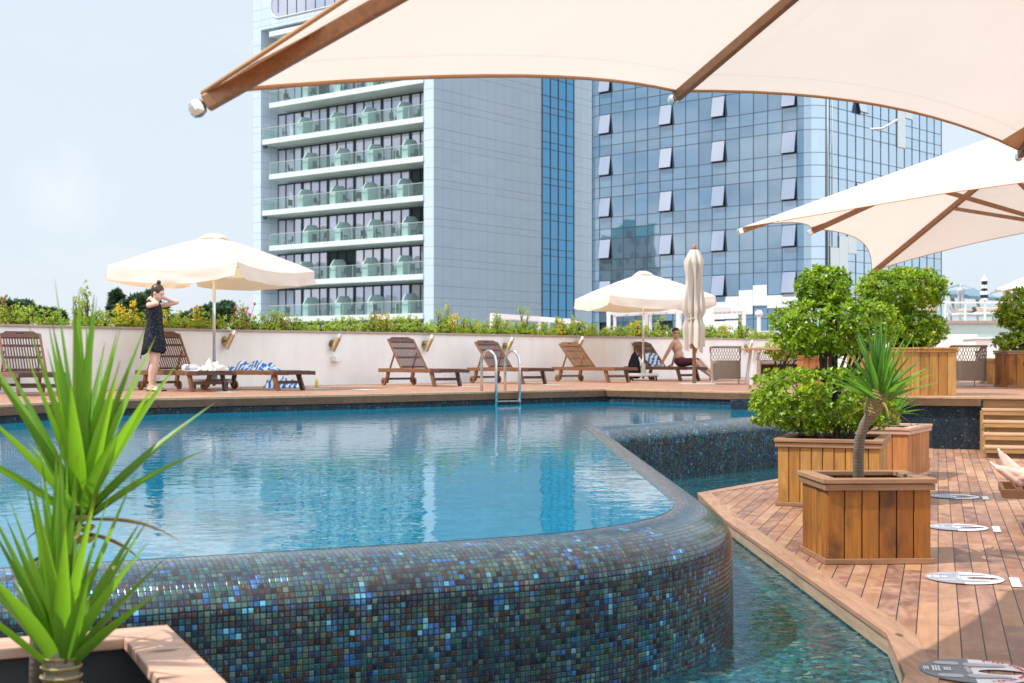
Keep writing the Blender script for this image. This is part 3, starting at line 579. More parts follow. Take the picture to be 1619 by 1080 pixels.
# ------------------------------------------------------------------ planters
def planter(label,corner,rot,w_,d_,h_,mat,rimmat,nb=(6,5),z0=0.0,rimw=.085,soil=.12,skirt=True,group='wooden planter boxes'):
    # corner = front left foot, x runs along the front, y to the back
    t=thing('planter_box',label,'planter',(corner[0],corner[1],z0),rot,group)
    th=.022
    def face(L,n,place):
        m=MB(); bw=L/n
        for i in range(n):
            j=(random.random()-.5)*.004
            place(m,-L/2+bw*(i+.5),bw-.006,j)
        return m
    cx,cy=w_/2,d_/2; zb=.0; ht=h_-.03
    obj('front_boards',face(w_,nb[0],lambda m,c,b,j:m.box((cx+c,th/2+j,ht/2),(b,th,ht))),mat,t,bevel=.004)
    obj('back_boards',face(w_,nb[0],lambda m,c,b,j:m.box((cx+c,d_-th/2+j,ht/2),(b,th,ht))),mat,t,bevel=.004)
    obj('left_boards',face(d_-2*th,nb[1],lambda m,c,b,j:m.box((th/2+j,cy+c,ht/2),(th,b,ht))),mat,t,bevel=.004)
    obj('right_boards',face(d_-2*th,nb[1],lambda m,c,b,j:m.box((w_-th/2+j,cy+c,ht/2),(th,b,ht))),mat,t,bevel=.004)
    # band under the rim
    m=MB()
    for (c,s) in (((cx,-.009,ht-.02),(w_+.04,.016,.036)),((cx,d_+.009,ht-.02),(w_+.04,.016,.036)),((-.009,cy,ht-.02),(.016,d_+.002,.036)),((w_+.009,cy,ht-.02),(.016,d_+.002,.036))): m.box(c,s)
    obj('band',m,rimmat,t,bevel=.003)
    if skirt:
        m=MB()
        for (c,s) in (((cx,-.008,.018),(w_+.036,.014,.032)),((cx,d_+.008,.018),(w_+.036,.014,.032)),((-.008,cy,.018),(.014,d_+.002,.032)),((w_+.008,cy,.018),(.014,d_+.002,.032))): m.box(c,s)
        obj('skirting',m,rimmat,t,bevel=.003)
    # mitred rim
    m=MB(); o=.028; zi,zt=h_-.028,h_
    A=[(-o,-o),(w_+o,-o),(w_+o,d_+o),(-o,d_+o)]; i_=rimw-o; B=[(i_,i_),(w_-i_,i_),(w_-i_,d_-i_),(i_,d_-i_)]
    for k in range(4):
        g=.0012; q=(k+1)%4
        m.prism([A[k],A[q],B[q],B[k]],zi,zt+(.0015 if k%2 else 0))
    obj('rim',m,rimmat,t,bevel=.004)
    m=MB(); n=14; vs=[]
    for a in range(n+1):
        for b in range(n+1):
            x=.03+(w_-.06)*a/n; y=.03+(d_-.06)*b/n; vs.append((x,y,h_-soil+.025*noise.noise(Vector((x*6,y*6,corner[0])))))
    m.add(vs,[(a*(n+1)+b,(a+1)*(n+1)+b,(a+1)*(n+1)+b+1,a*(n+1)+b+1) for a in range(n) for b in range(n)])
    obj('soil',m,M['soil'],t,smooth=True)
    m=MB()
    for (c,s) in (((cx,.027,h_/2),(w_-.05,.006,h_-.09)),((cx,d_-.027,h_/2),(w_-.05,.006,h_-.09)),((.027,cy,h_/2),(.006,d_-.066,h_-.09)),((w_-.027,cy,h_/2),(.006,d_-.066,h_-.09))): m.box(c,s)
    obj('liner',m,M['liner'],t)
    return t
def ploc(corner,rot,u,v,z): 
    c,s=math.cos(rot),math.sin(rot); return Vector((corner[0]+u*c-v*s,corner[1]+u*s+v*c,z))
PN=((1.825,7.87),R(2.6)); planter('orange-brown wooden planter box holding the crooked palm-like yucca, nearest on the lower deck',PN[0],PN[1],.61,.57,.497,M['planter'],M['rim'],(6,5),soil=.09)
PB=((2.145,10.98),R(-19)); planter('yellowish wooden planter box with the big tiered bush growing in it',PB[0],PB[1],.80,.93,.546,M['planter_y'],M['rim'],(9,7))
PC=((3.18,13.62),R(-30)); planter('reddish wooden planter box behind the yellow one, against the dark mosaic wall',PC[0],PC[1],.78,.88,.514,M['planter_r'],M['rimpale'],(5,6),soil=.05)
PU=((4.72,18.62),R(-4)); planter('long light wooden planter box on the raised deck edge above the dark mosaic wall',PU[0],PU[1],1.34,.8,.655,M['planter_y'],M['planter_y'],(11,6),z0=ZU,rimw=.07,skirt=False)
PR=((8.62,23.6),R(-3)); planter('dark wooden planter box at the right edge of the photo on the raised deck',PR[0],PR[1],.95,.8,.64,M['planter'],M['rim'],(7,6),z0=ZU,skirt=True)
planter('small pale wooden planter box half hidden behind the dark one at far right',(9.35,26.7),R(-2),.62,.5,.50,M['planter_y'],M['planter_y'],(4,3),z0=ZU,skirt=True)
planter('plain orange planter box behind the trunk of the tiered bush by the dining chairs',(5.25,24.6),R(-3),.62,.6,.55,M['planter_r'],M['planter_r'],(5,4),z0=ZU,skirt=False)
PL=((-.917-.80*.91+.80*.415*0, 3.525-.80*.415),0)
# foreground planter: given by its back right corner and the direction of its sides
rotL=math.atan2(.415,.91); bR=Vector((-.917,3.525,0))
wL,dL=1.15,.80
cL=bR-Vector((math.cos(rotL),math.sin(rotL),0))*(wL-.0)-Vector((-math.sin(rotL),math.cos(rotL),0))*dL
planter('foreground planter box with a wide pink hardwood rim, cut off by the bottom left corner',(cL.x,cL.y),rotL,wL,dL,.50,M['planter_r'],M['rimpale'],(9,7),rimw=.13,soil=.14)
# ------------------------------------------------------------------ yuccas
def yucca_leaves(name,base,n,L,W,mat,parent,seed,spread=1.45,up=.1,minp=.03,bend=.35):
    r=np.random.default_rng(seed); V=[];Fc=[];UV=[]; K=9
    for i in range(n):
        u=(i+.5)/n; th=minp+(spread-minp)*u**1.15; ph=i*2.39996+r.normal(0,.15)
        d=Vector((math.sin(th)*math.cos(ph),math.sin(th)*math.sin(ph),math.cos(th)))
        side=d.cross(Vector((0,0,1)));
        if side.length<.05: side=Vector((math.cos(ph+1.57),math.sin(ph+1.57),0))
        side.normalize(); l=L*(1.0-.22*u)*r.uniform(.82,1.06); wd=W*r.uniform(.8,1.1)
        side=(side+Vector(r.normal(0,.25,3))).normalized(); nr=side.cross(d).normalized()
        p=Vector(base)+d*.02*r.uniform(.2,1)+Vector((0,0,-.05*u)); b=len(V); cur=d.copy(); bd=bend*r.uniform(.2,1.2)*(th/1.2)
        for k in range(K+1):
            s=k/K; wv=wd*(.55+.45*math.sin(math.pi*min(1,(s+.05)*1.05)**.8))*(1-s**2.6)+.0008
            fold=wv*.35
            V+= [p-side*wv/2+nr*fold, p, p+side*wv/2+nr*fold]; UV+=[(0,s),(.5,s),(1,s)]
            cur=(cur+Vector((0,0,-1))*bd*s*.22).normalized(); p=p+cur*(l/K)
            nr=side.cross(cur).normalized()
        for k in range(K):
            for j in range(2): q=b+k*3+j; Fc.append((q,q+1,q+4,q+3))
    m=MB(); m.v=[tuple(q) for q in V]; m.f=Fc; m.m=[0]*len(Fc)
    return obj(name,m,mat,parent,world=True,smooth=True,uv=UV)
def scars(m,p0,p1,r0,r1,rows,per,sz):
    p0=Vector(p0);p1=Vector(p1); ax=(p1-p0).normalized(); x=ax.orthogonal().normalized(); y=ax.cross(x)
    for i in range(rows):
        c=p0.lerp(p1,i/(rows-1)); rr=r0+(r1-r0)*i/(rows-1)
        for j in range(per):
            a=2*math.pi*(j+.5*(i%2))/per; o=x*math.cos(a)+y*math.sin(a); s=(ax*.75+o*.66).normalized(); tg=ax.cross(o)
            m.box(c+o*rr,(sz*1.3,sz*.28,sz*1.1),Matrix((tg,o.cross(tg).cross(tg),s)).transposed() if False else Matrix((tg,s.cross(tg),s)).transposed())
# left foreground: two heads
b1=Q(128,800,3.25); b2=Q(97,1042,3.12)
t=thing('yucca','foreground yucca with two tall heads of bright green sword leaves in the bottom left corner','yucca',(b2.x,b2.y,.36))
m=MB(); q0=Q(62,1095,3.3); m.tube([Vector((q0.x,q0.y,.30)),Q(64,1000,3.28),Q(70,900,3.27),Q(95,830,3.26),b1],[.026,.025,.025,.024,.026],10); obj('trunk',m,M['bark'],t,world=True,smooth=True)
m=MB(); m.tube([Vector((b2.x,b2.y,.30)),b2+Vector((0,0,-.09)),b2+Vector((0,0,.02))],[.04,.042,.036],12); obj('trunk',m,M['ytrunk'],t,world=True,smooth=True)
m=MB(); scars(m,b2+Vector((0,0,-.11)),b2+Vector((0,0,.0)),.043,.036,6,13,.018); obj('leaf_scars',m,M['ycrown'],t,world=True)
m=MB(); scars(m,b1+Vector((0,0,-.08)),b1,.027,.026,4,10,.014); obj('leaf_scars',m,M['ycrown'],t,world=True)
yucca_leaves('leaf_head',b1,36,.53,.040,M['yucca'],t,3,spread=1.0,minp=.02,bend=.32)
yucca_leaves('leaf_head',b2,36,.50,.042,M['yucca'],t,11,spread=.88,minp=.02,bend=.32)
yucca_leaves('dry_leaf',b1+Vector((0,0,-.03)),5,.26,.022,M['dry'],t,8,spread=2.1,minp=1.5,bend=.9)
# yucca in the near planter
yb=Q(1389,632,8.1)
t=thing('yucca','crooked single-stemmed yucca with a fan of stiff green blades in the nearest planter','yucca',(2.07,8.15,.40))
pts=[Vector((2.07,8.15,.36)),Q(1357,748,8.15),Q(1357,722,8.14),Q(1359,695,8.12),Q(1367,670,8.11),Q(1380,650,8.1),Q(1386,640,8.1),yb]
m=MB(); m.tube(pts,[.036,.032,.032,.032,.030,.031,.036,.040],14); obj('trunk',m,M['ytrunk'],t,world=True,smooth=True)
m=MB(); scars(m,Q(1377,655,8.1),yb+Vector((0,0,.03)),.033,.044,8,12,.034); obj('leaf_scars',m,M['ycrown'],t,world=True)
yucca_leaves('leaf_head',yb+Vector((.005,0,.03)),64,.47,.040,M['yucca_g'],t,5,spread=1.26,minp=.02,bend=.28)
yucca_leaves('dry_leaf',yb+Vector((.005,0,.01)),6,.26,.02,M['dry'],t,9,spread=2.0,minp=1.5,bend=.7)
# small yucca in the red planter
c=ploc(PC[0],PC[1],.52,.45,.45)
t=thing('yucca','short yucca mostly hidden behind the tiered bush in the reddish planter','yucca',c)
m=MB(); hb=Q(1408,668,c.y); hb=Vector((c.x,c.y,.66)); m.tube([c,c+Vector((.01,0,.12)),hb],[.05,.055,.05],12); obj('trunk',m,M['ytrunk'],t,world=True,smooth=True)
m=MB(); scars(m,c+Vector((0,0,.05)),hb,.056,.052,5,12,.028); obj('leaf_scars',m,M['ycrown'],t,world=True)
yucca_leaves('leaf_head',hb,44,.42,.04,M['yucca_g'],t,21,spread=1.5)
# ------------------------------------------------------------------ leafy bushes
def whorls(cs,dirs,n,L,W,r,sp=(.5,1.25)):
    """rosettes of n folded leaves at points cs facing dirs"""
    cs=np.repeat(cs,n,0); d=np.repeat(dirs,n,0); k=len(cs)
    a=r.uniform(0,2*np.pi,k); th=r.uniform(sp[0],sp[1],k)
    ref=np.where(np.abs(d[:,2:3])<.9,np.array([[0,0,1.]]),np.array([[1.,0,0]]))
    x=np.cross(d,ref); x/=np.linalg.norm(x,axis=1,keepdims=True); y=np.cross(d,x)
    o=x*np.cos(a)[:,None]+y*np.sin(a)[:,None]
    ax=d*np.cos(th)[:,None]+o*np.sin(th)[:,None]; nr=d*np.sin(th)[:,None]-o*np.cos(th)[:,None]
    sd=np.cross(ax,nr); l=(L*r.uniform(.65,1.15,k))[:,None]; w=(W*r.uniform(.75,1.15,k))[:,None]
    p0=cs+ax*l*.08; mid=cs+ax*l*.55-nr*l*.03; tip=cs+ax*l-nr*l*.10
    q1=mid-sd*w/2+nr*w*.16; q2=mid+sd*w/2+nr*w*.16
    V=np.stack([p0,q1,tip,q2],1).reshape(-1,3)
    b=np.arange(k)[:,None]*4
    Fq=np.concatenate([b+np.array([[0,1,2]]),b+np.array([[0,2,3]])],1).reshape(-1,3)
    return V,Fq
def blob_points(c,h,n,r,shell=.72,ex=3.0,lump=.16,cut=None,gap=0.0):
    """points in the outer shell of a superellipsoid with a lumpy surface"""
    d=r.normal(size=(n*3,3)); d/=np.linalg.norm(d,axis=1,keepdims=True)
    rad=(np.abs(d)**ex).sum(1)**(-1/ex)
    ln=np.array([noise.noise(Vector((q[0]*2.4+c[0]*3,q[1]*2.4+c[1]*3,q[2]*2.4+c[2]*5))) for q in d])
    l2=np.array([noise.noise(Vector((q[0]*5.5+c[0]*7,q[1]*5.5,q[2]*5.5+9))) for q in d])
    s=(1+lump*ln+lump*.7*l2)*(shell+(1-shell)*r.random(n*3)**.6)
    keep=l2>-1+gap*1.0
    p=d*rad[:,None]*s[:,None]*np.array(h)+np.array(c)
    out=d/np.array(h); out/=np.linalg.norm(out,axis=1,keepdims=True)
    p=p[keep][:n]; out=out[keep][:n]
    out=out+np.array([0,0,.55]); out+=r.normal(0,.35,out.shape); out/=np.linalg.norm(out,axis=1,keepdims=True)
    return p,out
def foliage(name,blobs,L,W,mat,parent,seed,nl=7,loc=None):
    r=np.random.default_rng(seed); Vs=[];Fs=[];b=0
    for (c,h,n,kw) in blobs:
        p,o=blob_points(c,h,n,r,**kw); V,Fq=whorls(p,o,nl,L,W,r); Vs.append(V);Fs.append(Fq+b); b+=len(V)
    V=np.concatenate(Vs);Fq=np.concatenate(Fs)
    if loc is not None: V=V-np.array(loc)
    return leafobj(name,V,Fq,mat,parent)
def branches(m,base,targets,r0,r1,seed,n=7,wig=.06):
    rr=random.Random(seed); base=Vector(base)
    for tg in targets:
        tg=Vector(tg); pts=[]; K=6; mid=(base+tg)/2+Vector((rr.uniform(-wig,wig),rr.uniform(-wig,wig),rr.uniform(0,wig)))*2
        for k in range(K+1):
            s=k/K; p=base*(1-s)**2+mid*2*s*(1-s)+tg*s*s; pts.append(p+Vector((rr.uniform(-1,1),rr.uniform(-1,1),0))*wig*.2)
        m.tube(pts,[r0+(r1-r0)*(k/K) for k in range(K+1)],n)
def tiers(label,base,tl,L,W,nwh,seed,leaf='leaf',name='tiered_bush',cat='bush',trunk_r=.045):
    """tl: list of (center, half sizes, whorl count); stems run from the base up into every tier"""
    t=thing(name,label,cat,base); base=Vector(base); r=random.Random(seed); m=MB()
    prev=base
    for i,(c,h,n,kw) in enumerate(tl):
        c=Vector(c); foot=prev if i else base
        k=9 if i else 7
        tg=[c+Vector((r.uniform(-.75,.75)*h[0],r.uniform(-.75,.75)*h[1],r.uniform(-.5,.6)*h[2])) for _ in range(k)]
        st=Vector((c.x*.5+foot.x*.5,c.y*.5+foot.y*.5,foot.z))
        branches(m,foot,tg,trunk_r*(.75 if i else 1)*.6,.007,seed+i,wig=.05)
        prev=Vector((c.x*.6+base.x*.4,c.y,c.z-h[2]*.35))
        if i+1<len(tl): m.tube([foot,(foot+prev)/2+Vector((.03,0,0)),prev],[trunk_r*(1-.2*i),trunk_r*(.85-.2*i),trunk_r*(.6-.1*i)],9)
    obj('stems',m,M['bark_d'],t,world=True,smooth=True)
    foliage('foliage',[(tuple(c),h,n,kw) for c,h,n,kw in tl],L,W,M[leaf],t,seed,loc=base)
    return t
Yb=11.35
def C(px,py,Y): return Q(px,py,Y)
bb=ploc(PB[0],PB[1],.45,.42,.42)
tiers('big three-tiered clipped bush with glossy bright green leaves rising from the yellowish planter',bb,[
  (C(1300,632,Yb),(.57,.46,.25),1650,dict(ex=4.0,lump=.11,shell=.58)),
  (C(1320,516,Yb+.1),(.50,.42,.23),1500,dict(ex=3.0,lump=.16,shell=.55,gap=.35)),
  (C(1303,452,Yb+.1),(.21,.22,.165),480,dict(ex=2.3,lump=.2,shell=.5))],.050,.023,7,31)
c=ploc(PU[0],PU[1],.55,.42,ZU+.55); Yu=19.0
tiers('two-tiered clipped bush in the long planter on the raised deck edge',c,[
  (C(1443,520,Yu),(.43,.40,.235),1000,dict(ex=2.8,lump=.2,shell=.6)),
  (C(1426,457,Yu),(.57,.46,.265),1400,dict(ex=2.8,lump=.22,shell=.62,gap=.62))],.066,.029,7,47)
c=ploc(PR[0],PR[1],.42,.4,ZU+.55); Yr=24.0
tiers('sparse tiered bush in the dark planter at the right edge of the photo',c,[
  (C(1612,541,Yr),(.42,.36,.17),260,dict(ex=2.4,lump=.3,shell=.5,gap=.7)),
  (C(1620,490,Yr),(.50,.40,.34),560,dict(ex=2.4,lump=.26,shell=.55,gap=.55))],.09,.038,7,53)
b=wallpt(1237,HT)[0]
tiers('small light green shrub peeking out left of the tiered bush behind the dining table',(5.2,26.5,ZU),[(C(1245,550,26.5),(.45,.4,.22),300,dict(ex=2.4,lump=.25,shell=.5))],.08,.034,7,59,leaf='leaf_h',name='shrub',cat='shrub')
# ------------------------------------------------------------------ hedge along the wall: individual shrubs
def shrub_proto(seed,leaf,h,wd,n,name='shrub'):
    t=thing(name,'low bushy light green shrub in the row along the top of the white wall','shrub',(0,0,0))
    r=random.Random(seed); bl=[]
    for _ in range(5):
        hh=h*r.uniform(.35,1); bl.append(((r.uniform(-.5,.5)*wd,r.uniform(-.4,.4)*wd,hh*.55),(wd*r.uniform(.28,.45),wd*r.uniform(.28,.4),hh*.5),n//5,dict(ex=2.2,lump=.3,shell=.35)))
    for _ in range(5):
        x=r.uniform(-.6,.6)*wd; bl.append(((x,r.uniform(-.3,.3)*wd,h*r.uniform(.8,1.05)),(.04,.04,h*.22),5,dict(ex=2,lump=.2,shell=.2)))
    m=MB(); branches(m,(0,0,-.02),[b_[0] for b_ in bl],.012,.004,seed); obj('stems',m,M['bark_d'],t,smooth=True)
    foliage('foliage',bl,.05,.024,M[leaf],t,seed,nl=6)
    return t
hedgeL=[(0,60,.34),(60,115,.30),(115,140,.5),(140,190,.40),(190,240,.42)]
protos=[shrub_proto(100+i,'leaf_h',h,w_,n) for i,(h,w_,n) in enumerate([(.24,.36,120),(.30,.36,130),(.22,.40,120),(.33,.32,130),(.27,.38,125)])]
tallp=[shrub_proto(130+i,'leaf_h',h,.20,70) for i,h in enumerate((.52,.60))]
yelp=[shrub_proto(140+i,'leaf_y',h,.26,90) for i,h in enumerate((.42,.48))]
redp=[shrub_proto(150,'leaf_r',.40,.34,80)]
used=set()
def place(pool_,px,lab,grp,sc=1.0,zo=0.0):
    p=random.choice(pool_); b,d,n=wallpt(px,HT+.02,-.20); loc=(b.x+random.uniform(-.04,.04),b.y+random.uniform(-.06,.06),HT+.03+zo)
    rz=random.uniform(0,6.28)
    if p.name not in used:
        used.add(p.name); p.location=loc; p.rotation_euler.z=rz; o=p; o['label']=lab; o['group']=grp
    else: o=dup(p,loc,rz,lab,grp)
    s=sc*random.uniform(.72,.98); o.scale=(s,s,s*random.uniform(.9,1.1)); return o
px=-300
while px<1232:
    b,d,n=wallpt(px,HT); step=.25*F/b.y*abs(d.x-b.x/b.y*d.y)
    if not (108<px<122):
        place(protos,px,'low bushy light green shrub in the row along the top of the white wall','green shrubs along the wall top')
    px+=max(step,10)
for px in (138,150,708,716,842,916,1053,1180,394,800): place(tallp,px,'tall upright green shrub sticking out of the row along the white wall','taller shrubs along the wall top')
for px in (205,222,262,326,618,728,892,1012,1157): place(yelp,px,'yellow-leaved shrub in the row along the top of the white wall','yellow shrubs along the wall top')
for px in (8,385,452,604): place(redp,px,'shrub with reddish leaf tips in the row along the top of the white wall','reddish shrubs along the wall top')
for px in (1128,1185): place(protos,px,'low bushy light green shrub in the row along the top of the white wall','green shrubs along the wall top',1.1)
# dry flower stalks beside the tower's left edge
b,d,n=wallpt(397,HT,-.2); t=thing('flower_stalk','thin dry flower stalk with red tips rising from the hedge by the tower edge','plant',b)
m=MB(); tips=[]
for k in range(6):
    q=b+Vector((random.uniform(-.22,.22),random.uniform(-.1,.1),random.uniform(.3,.55))); tips.append(q); m.tube([b,(b+q)/2+Vector((.02,0,.03)),q],[.005,.004,.003],5)
obj('stalks',m,M['bark_d'],t,world=True)
for q in tips: m=MB(); m.sphere(q,(.022,.022,.034),6,5); obj('flower_head',m,M['red'],t,world=True)
# distant trees on the left
def tree(label,base,blobs,seed,tr=.25):
    t=thing('cedar_tree',label,'tree',base); base=Vector(base); m=MB()
    top=max(b_[0][2] for b_ in blobs); cx=sum(b_[0][0] for b_ in blobs)/len(blobs)
    m.tube([base,base+Vector((.1,0,(top-base.z)*.5)),Vector((base.x,base.y,top))],[tr,tr*.7,tr*.3],8)
    branches(m,(base.x,base.y,base.z+(top-base.z)*.55),[b_[0] for b_ in blobs],tr*.4,.04,seed,wig=.4)
    obj('trunk',m,M['bark_d'],t,world=True,smooth=True); foliage('crown',blobs,.42,.16,M['cedar'],t,seed,nl=6,loc=base)
def trb(lst,Y,seed,n=130):
    out=[]; r=random.Random(seed)
    for (px,py,w_,h_) in lst: 
        q=Q(px,py,Y+r.uniform(-1.5,1.5)); s=Y/F; out.append((tuple(q),(w_*s,w_*s*.9,h_*s),n,dict(ex=2.0,lump=.35,shell=.4)))
    return out
Yt=70
tree('dark cedar tree with drooping boughs at the left edge beyond the wall',Q(20,640,Yt),trb([(8,489,20,9),(35,488,16,9),(52,496,14,7),(78,500,16,7),(20,500,20,8),(90,505,12,5),(-20,492,20,11)],Yt,1),71)
tree('pointed dark cedar tree behind the standing woman beyond the wall',Q(205,640,Yt+6),trb([(184,484,9,10),(184,472,5,8),(205,488,20,8),(222,478,14,8),(240,470,10,4),(215,497,24,8),(195,500,16,8),(250,492,12,8)],Yt+6,2),72)
tree('flat-topped dark cedar tree beyond the wall left of the tower',Q(322,640,Yt+3),trb([(300,505,20,6),(325,497,20,6),(345,491,18,5),(358,487,8,3),(285,508,16,4),(330,506,26,6),(352,498,14,6)],Yt+3,3),73)
# ------------------------------------------------------------------ big timber umbrellas
def timber_umbrella(label,corners,mids,hub,base_z,collar,conc,strut_at,seed,hidecap=-1,bs=1.0):
    """corners/mids: 4 world points each in order c0,m0,c1,m1..; hub: world apex"""
    t=thing('timber_umbrella',label,'umbrella',(hub.x,hub.y,base_z),0,'large square timber-ribbed umbrellas')
    tips=[]
    for c,m_ in zip(corners,mids): tips+= [Vector(c),Vector(m_)]
    hub=Vector(hub); n=8; m=MB(); hem=[]; cuv=[]
    T=14; S=12
    for i in range(n):
        a=tips[i]; b=tips[(i+1)%n]; rows=[]; cc=conc[i]
        for k in range(T+1):
            row=[]
            for j in range(S+1):
                s=j/S; te=(k/T)*(1-cc*4*s*(1-s)); te0=te
                p=hub.lerp(a,te).lerp(hub.lerp(b,te),s)
                sag=.05*4*s*(1-s)*math.sin(math.pi*te)
                p=p+Vector((0,0,-sag*.6+.02)); row.append(p); cuv.append((s,k/T))
            rows.append(row)
        m.loft(rows,closed=False); hem.append(rows[-1])
    o=obj('canopy',m,M['canopy'],t,world=True,smooth=True,uv=cuv)
    m=MB()
    for e in hem: m.tube([q+Vector((0,0,-.004)) for q in e],.0075,6)
    obj('hem',m,M['hem'],t,world=True,smooth=True)
    for i,tp in enumerate(tips):
        d=(tp-hub).normalized(); m=MB()
        m.beam(hub+d*.1+Vector((0,0,-.055*bs)),tp-d*(.01 if i!=hidecap else .5)+Vector((0,0,-.026*bs)),.048*bs,.066*bs); rb=obj('rib',m,M['beam'],t,world=True,bevel=.006)
        m=MB(); e=tp-d*.01+Vector((0,0,-.026*bs)); m.beam(e+d*.001,e+d*.07*bs,.058*bs,.074*bs); LOCS[rb.name]=LOCS[t.name]
        if i!=hidecap: obj('end_cap',m,M['chrome'],rb,world=True,bevel=.02)
        # doubled canvas pocket on both sides of the rib at the tip
        m=MB(); dn=Vector((0,0,-.014))
        for nb,ed in ((tips[(i+1)%n],hem[i][:5]),(tips[(i-1)%n],hem[i-1][::-1][:5])):
            L=.42 if i%2==0 else .30
            p0=tp+(hub-tp).normalized()*L; e=[q for q in ed]
            lim=[q for q in e if (q-tp).length<L*.62] or e[:2]
            pts=[tp]+[ (tp.lerp(lim[-1],f)) for f in (.5,1)]
            m.add([q+dn for q in (tp+Vector((0,0,.02)),lim[-1],p0+Vector((0,0,.02)))],[(0,1,2)])
        obj('corner_pocket',m,M['pocket'],t,world=True)
    ax=Vector((hub.x,hub.y,0))
    m=MB(); m.tube([Vector((hub.x,hub.y,base_z)),Vector((hub.x,hub.y,hub.z+.12))],.045,14); obj('mast',m,M['beam'],t,world=True,smooth=True)
    m=MB(); m.lathe([(.11,-.16),(.12,-.12),(.12,.0),(.06,.06)],(hub.x,hub.y,hub.z),16); obj('hub',m,M['alu'],t,world=True)
    m=MB(); m.lathe([(.08,-.07),(.10,-.05),(.10,.05),(.08,.07)],(hub.x,hub.y,collar),16); obj('collar',m,M['alu'],t,world=True)
    for i,tp in enumerate(tips):
        f=strut_at[i%2]; q=hub.lerp(tp,f)+Vector((0,0,-.12)); m=MB(); m.beam((hub.x,hub.y,collar),q,.035,.07); obj('strut',m,M['beam'],t,world=True,bevel=.004)
    m=MB(); m.box((hub.x,hub.y,base_z+.04),(1.0,1.0,.08)); obj('base',m,M['alu'],t,world=True,bevel=.01)
    return t
def square_from(A,C_,sgn=1):
    v=Vector((C_.x-A.x,C_.y-A.y,0)); p=Vector((v.y,-v.x,0))
    return p
S1=1.147
A=Q(320,156,3.75); C1=Q(1612,241,6.9*S1); p=square_from(A,C1)
D1=Vector((C1.x+p.x,C1.y+p.y,2.5)); E1=Vector((A.x+p.x-.45,A.y+p.y,2.2))
B=Q(1067,149,5.65*S1); hubp=(A+C1)/2+p*.5; hub=Vector((2.80,3.60,3.95))
m1=Vector(((C1.x+D1.x)/2,(C1.y+D1.y)/2,2.66)); m2=Vector(((D1.x+E1.x)/2,(D1.y+E1.y)/2,2.66)); m3=Vector(((A.x+E1.x)/2,(A.y+E1.y)/2,2.5))
timber_umbrella('huge cream timber-ribbed umbrella canopy stretching over the top of the photo, nearest the camera',[A,C1,D1,E1],[B,m1,m2,m3],hub,0.0,2.5,[.03,.045,.03,.03,.03,.03,.03,.02],(.45,.5),1,bs=.72)
S2=1.85
D=Q(1174,361,12.4*S2); E=Q(1378,430,15.4*S2); Mm=Q(1284,363,13.3*S2); v=E-D; p=Vector((v.y,-v.x,0))
G=Vector((D.x+p.x,D.y+p.y,0)); Fh=Vector((E.x+p.x,E.y+p.y,0))
def zat(px,py,pt): return CZ+(HY-py)*pt.y/F
gx=CX+F*G.x/G.y; G.z=CZ+(HY-(361-.152*(gx-1174)))*G.y/F
fx=CX+F*Fh.x/Fh.y; Fh.z=CZ+(HY-(430-.208*(fx-1378)))*Fh.y/F
hub=(D+Fh)/2; hub=Vector((5.22*S2,12.9*S2,CZ+(HY-178)*12.9*S2/F))
mDG=(D+G)/2+Vector((0,0,.05)); mEF=(E+Fh)/2+Vector((0,0,.12)); mFG=(Fh+G)/2+Vector((0,0,.1))
timber_umbrella('cream timber-ribbed umbrella tilted over the raised deck at the right, white on top',[D,E,Fh,G],[Mm,mEF,mFG,mDG],hub,ZU,CZ+208*12.9*S2/F,[.05,.085,.03,.02,.02,.02,.0,.0],(.52,.55),2,7,bs=1.45)
# loose white cord hanging from the near umbrella edge
a=Q(1419,189,7.6); t=thing('cord','short loose white cord dangling from the edge of the near umbrella','cord',a)
m=MB(); m.tube([a,Q(1408,196,7.6),Q(1395,203,7.6),Q(1385,204,7.6),Q(1376,204,7.6)],.006,6); obj('strand',m,M['white'],t,world=True,smooth=True)
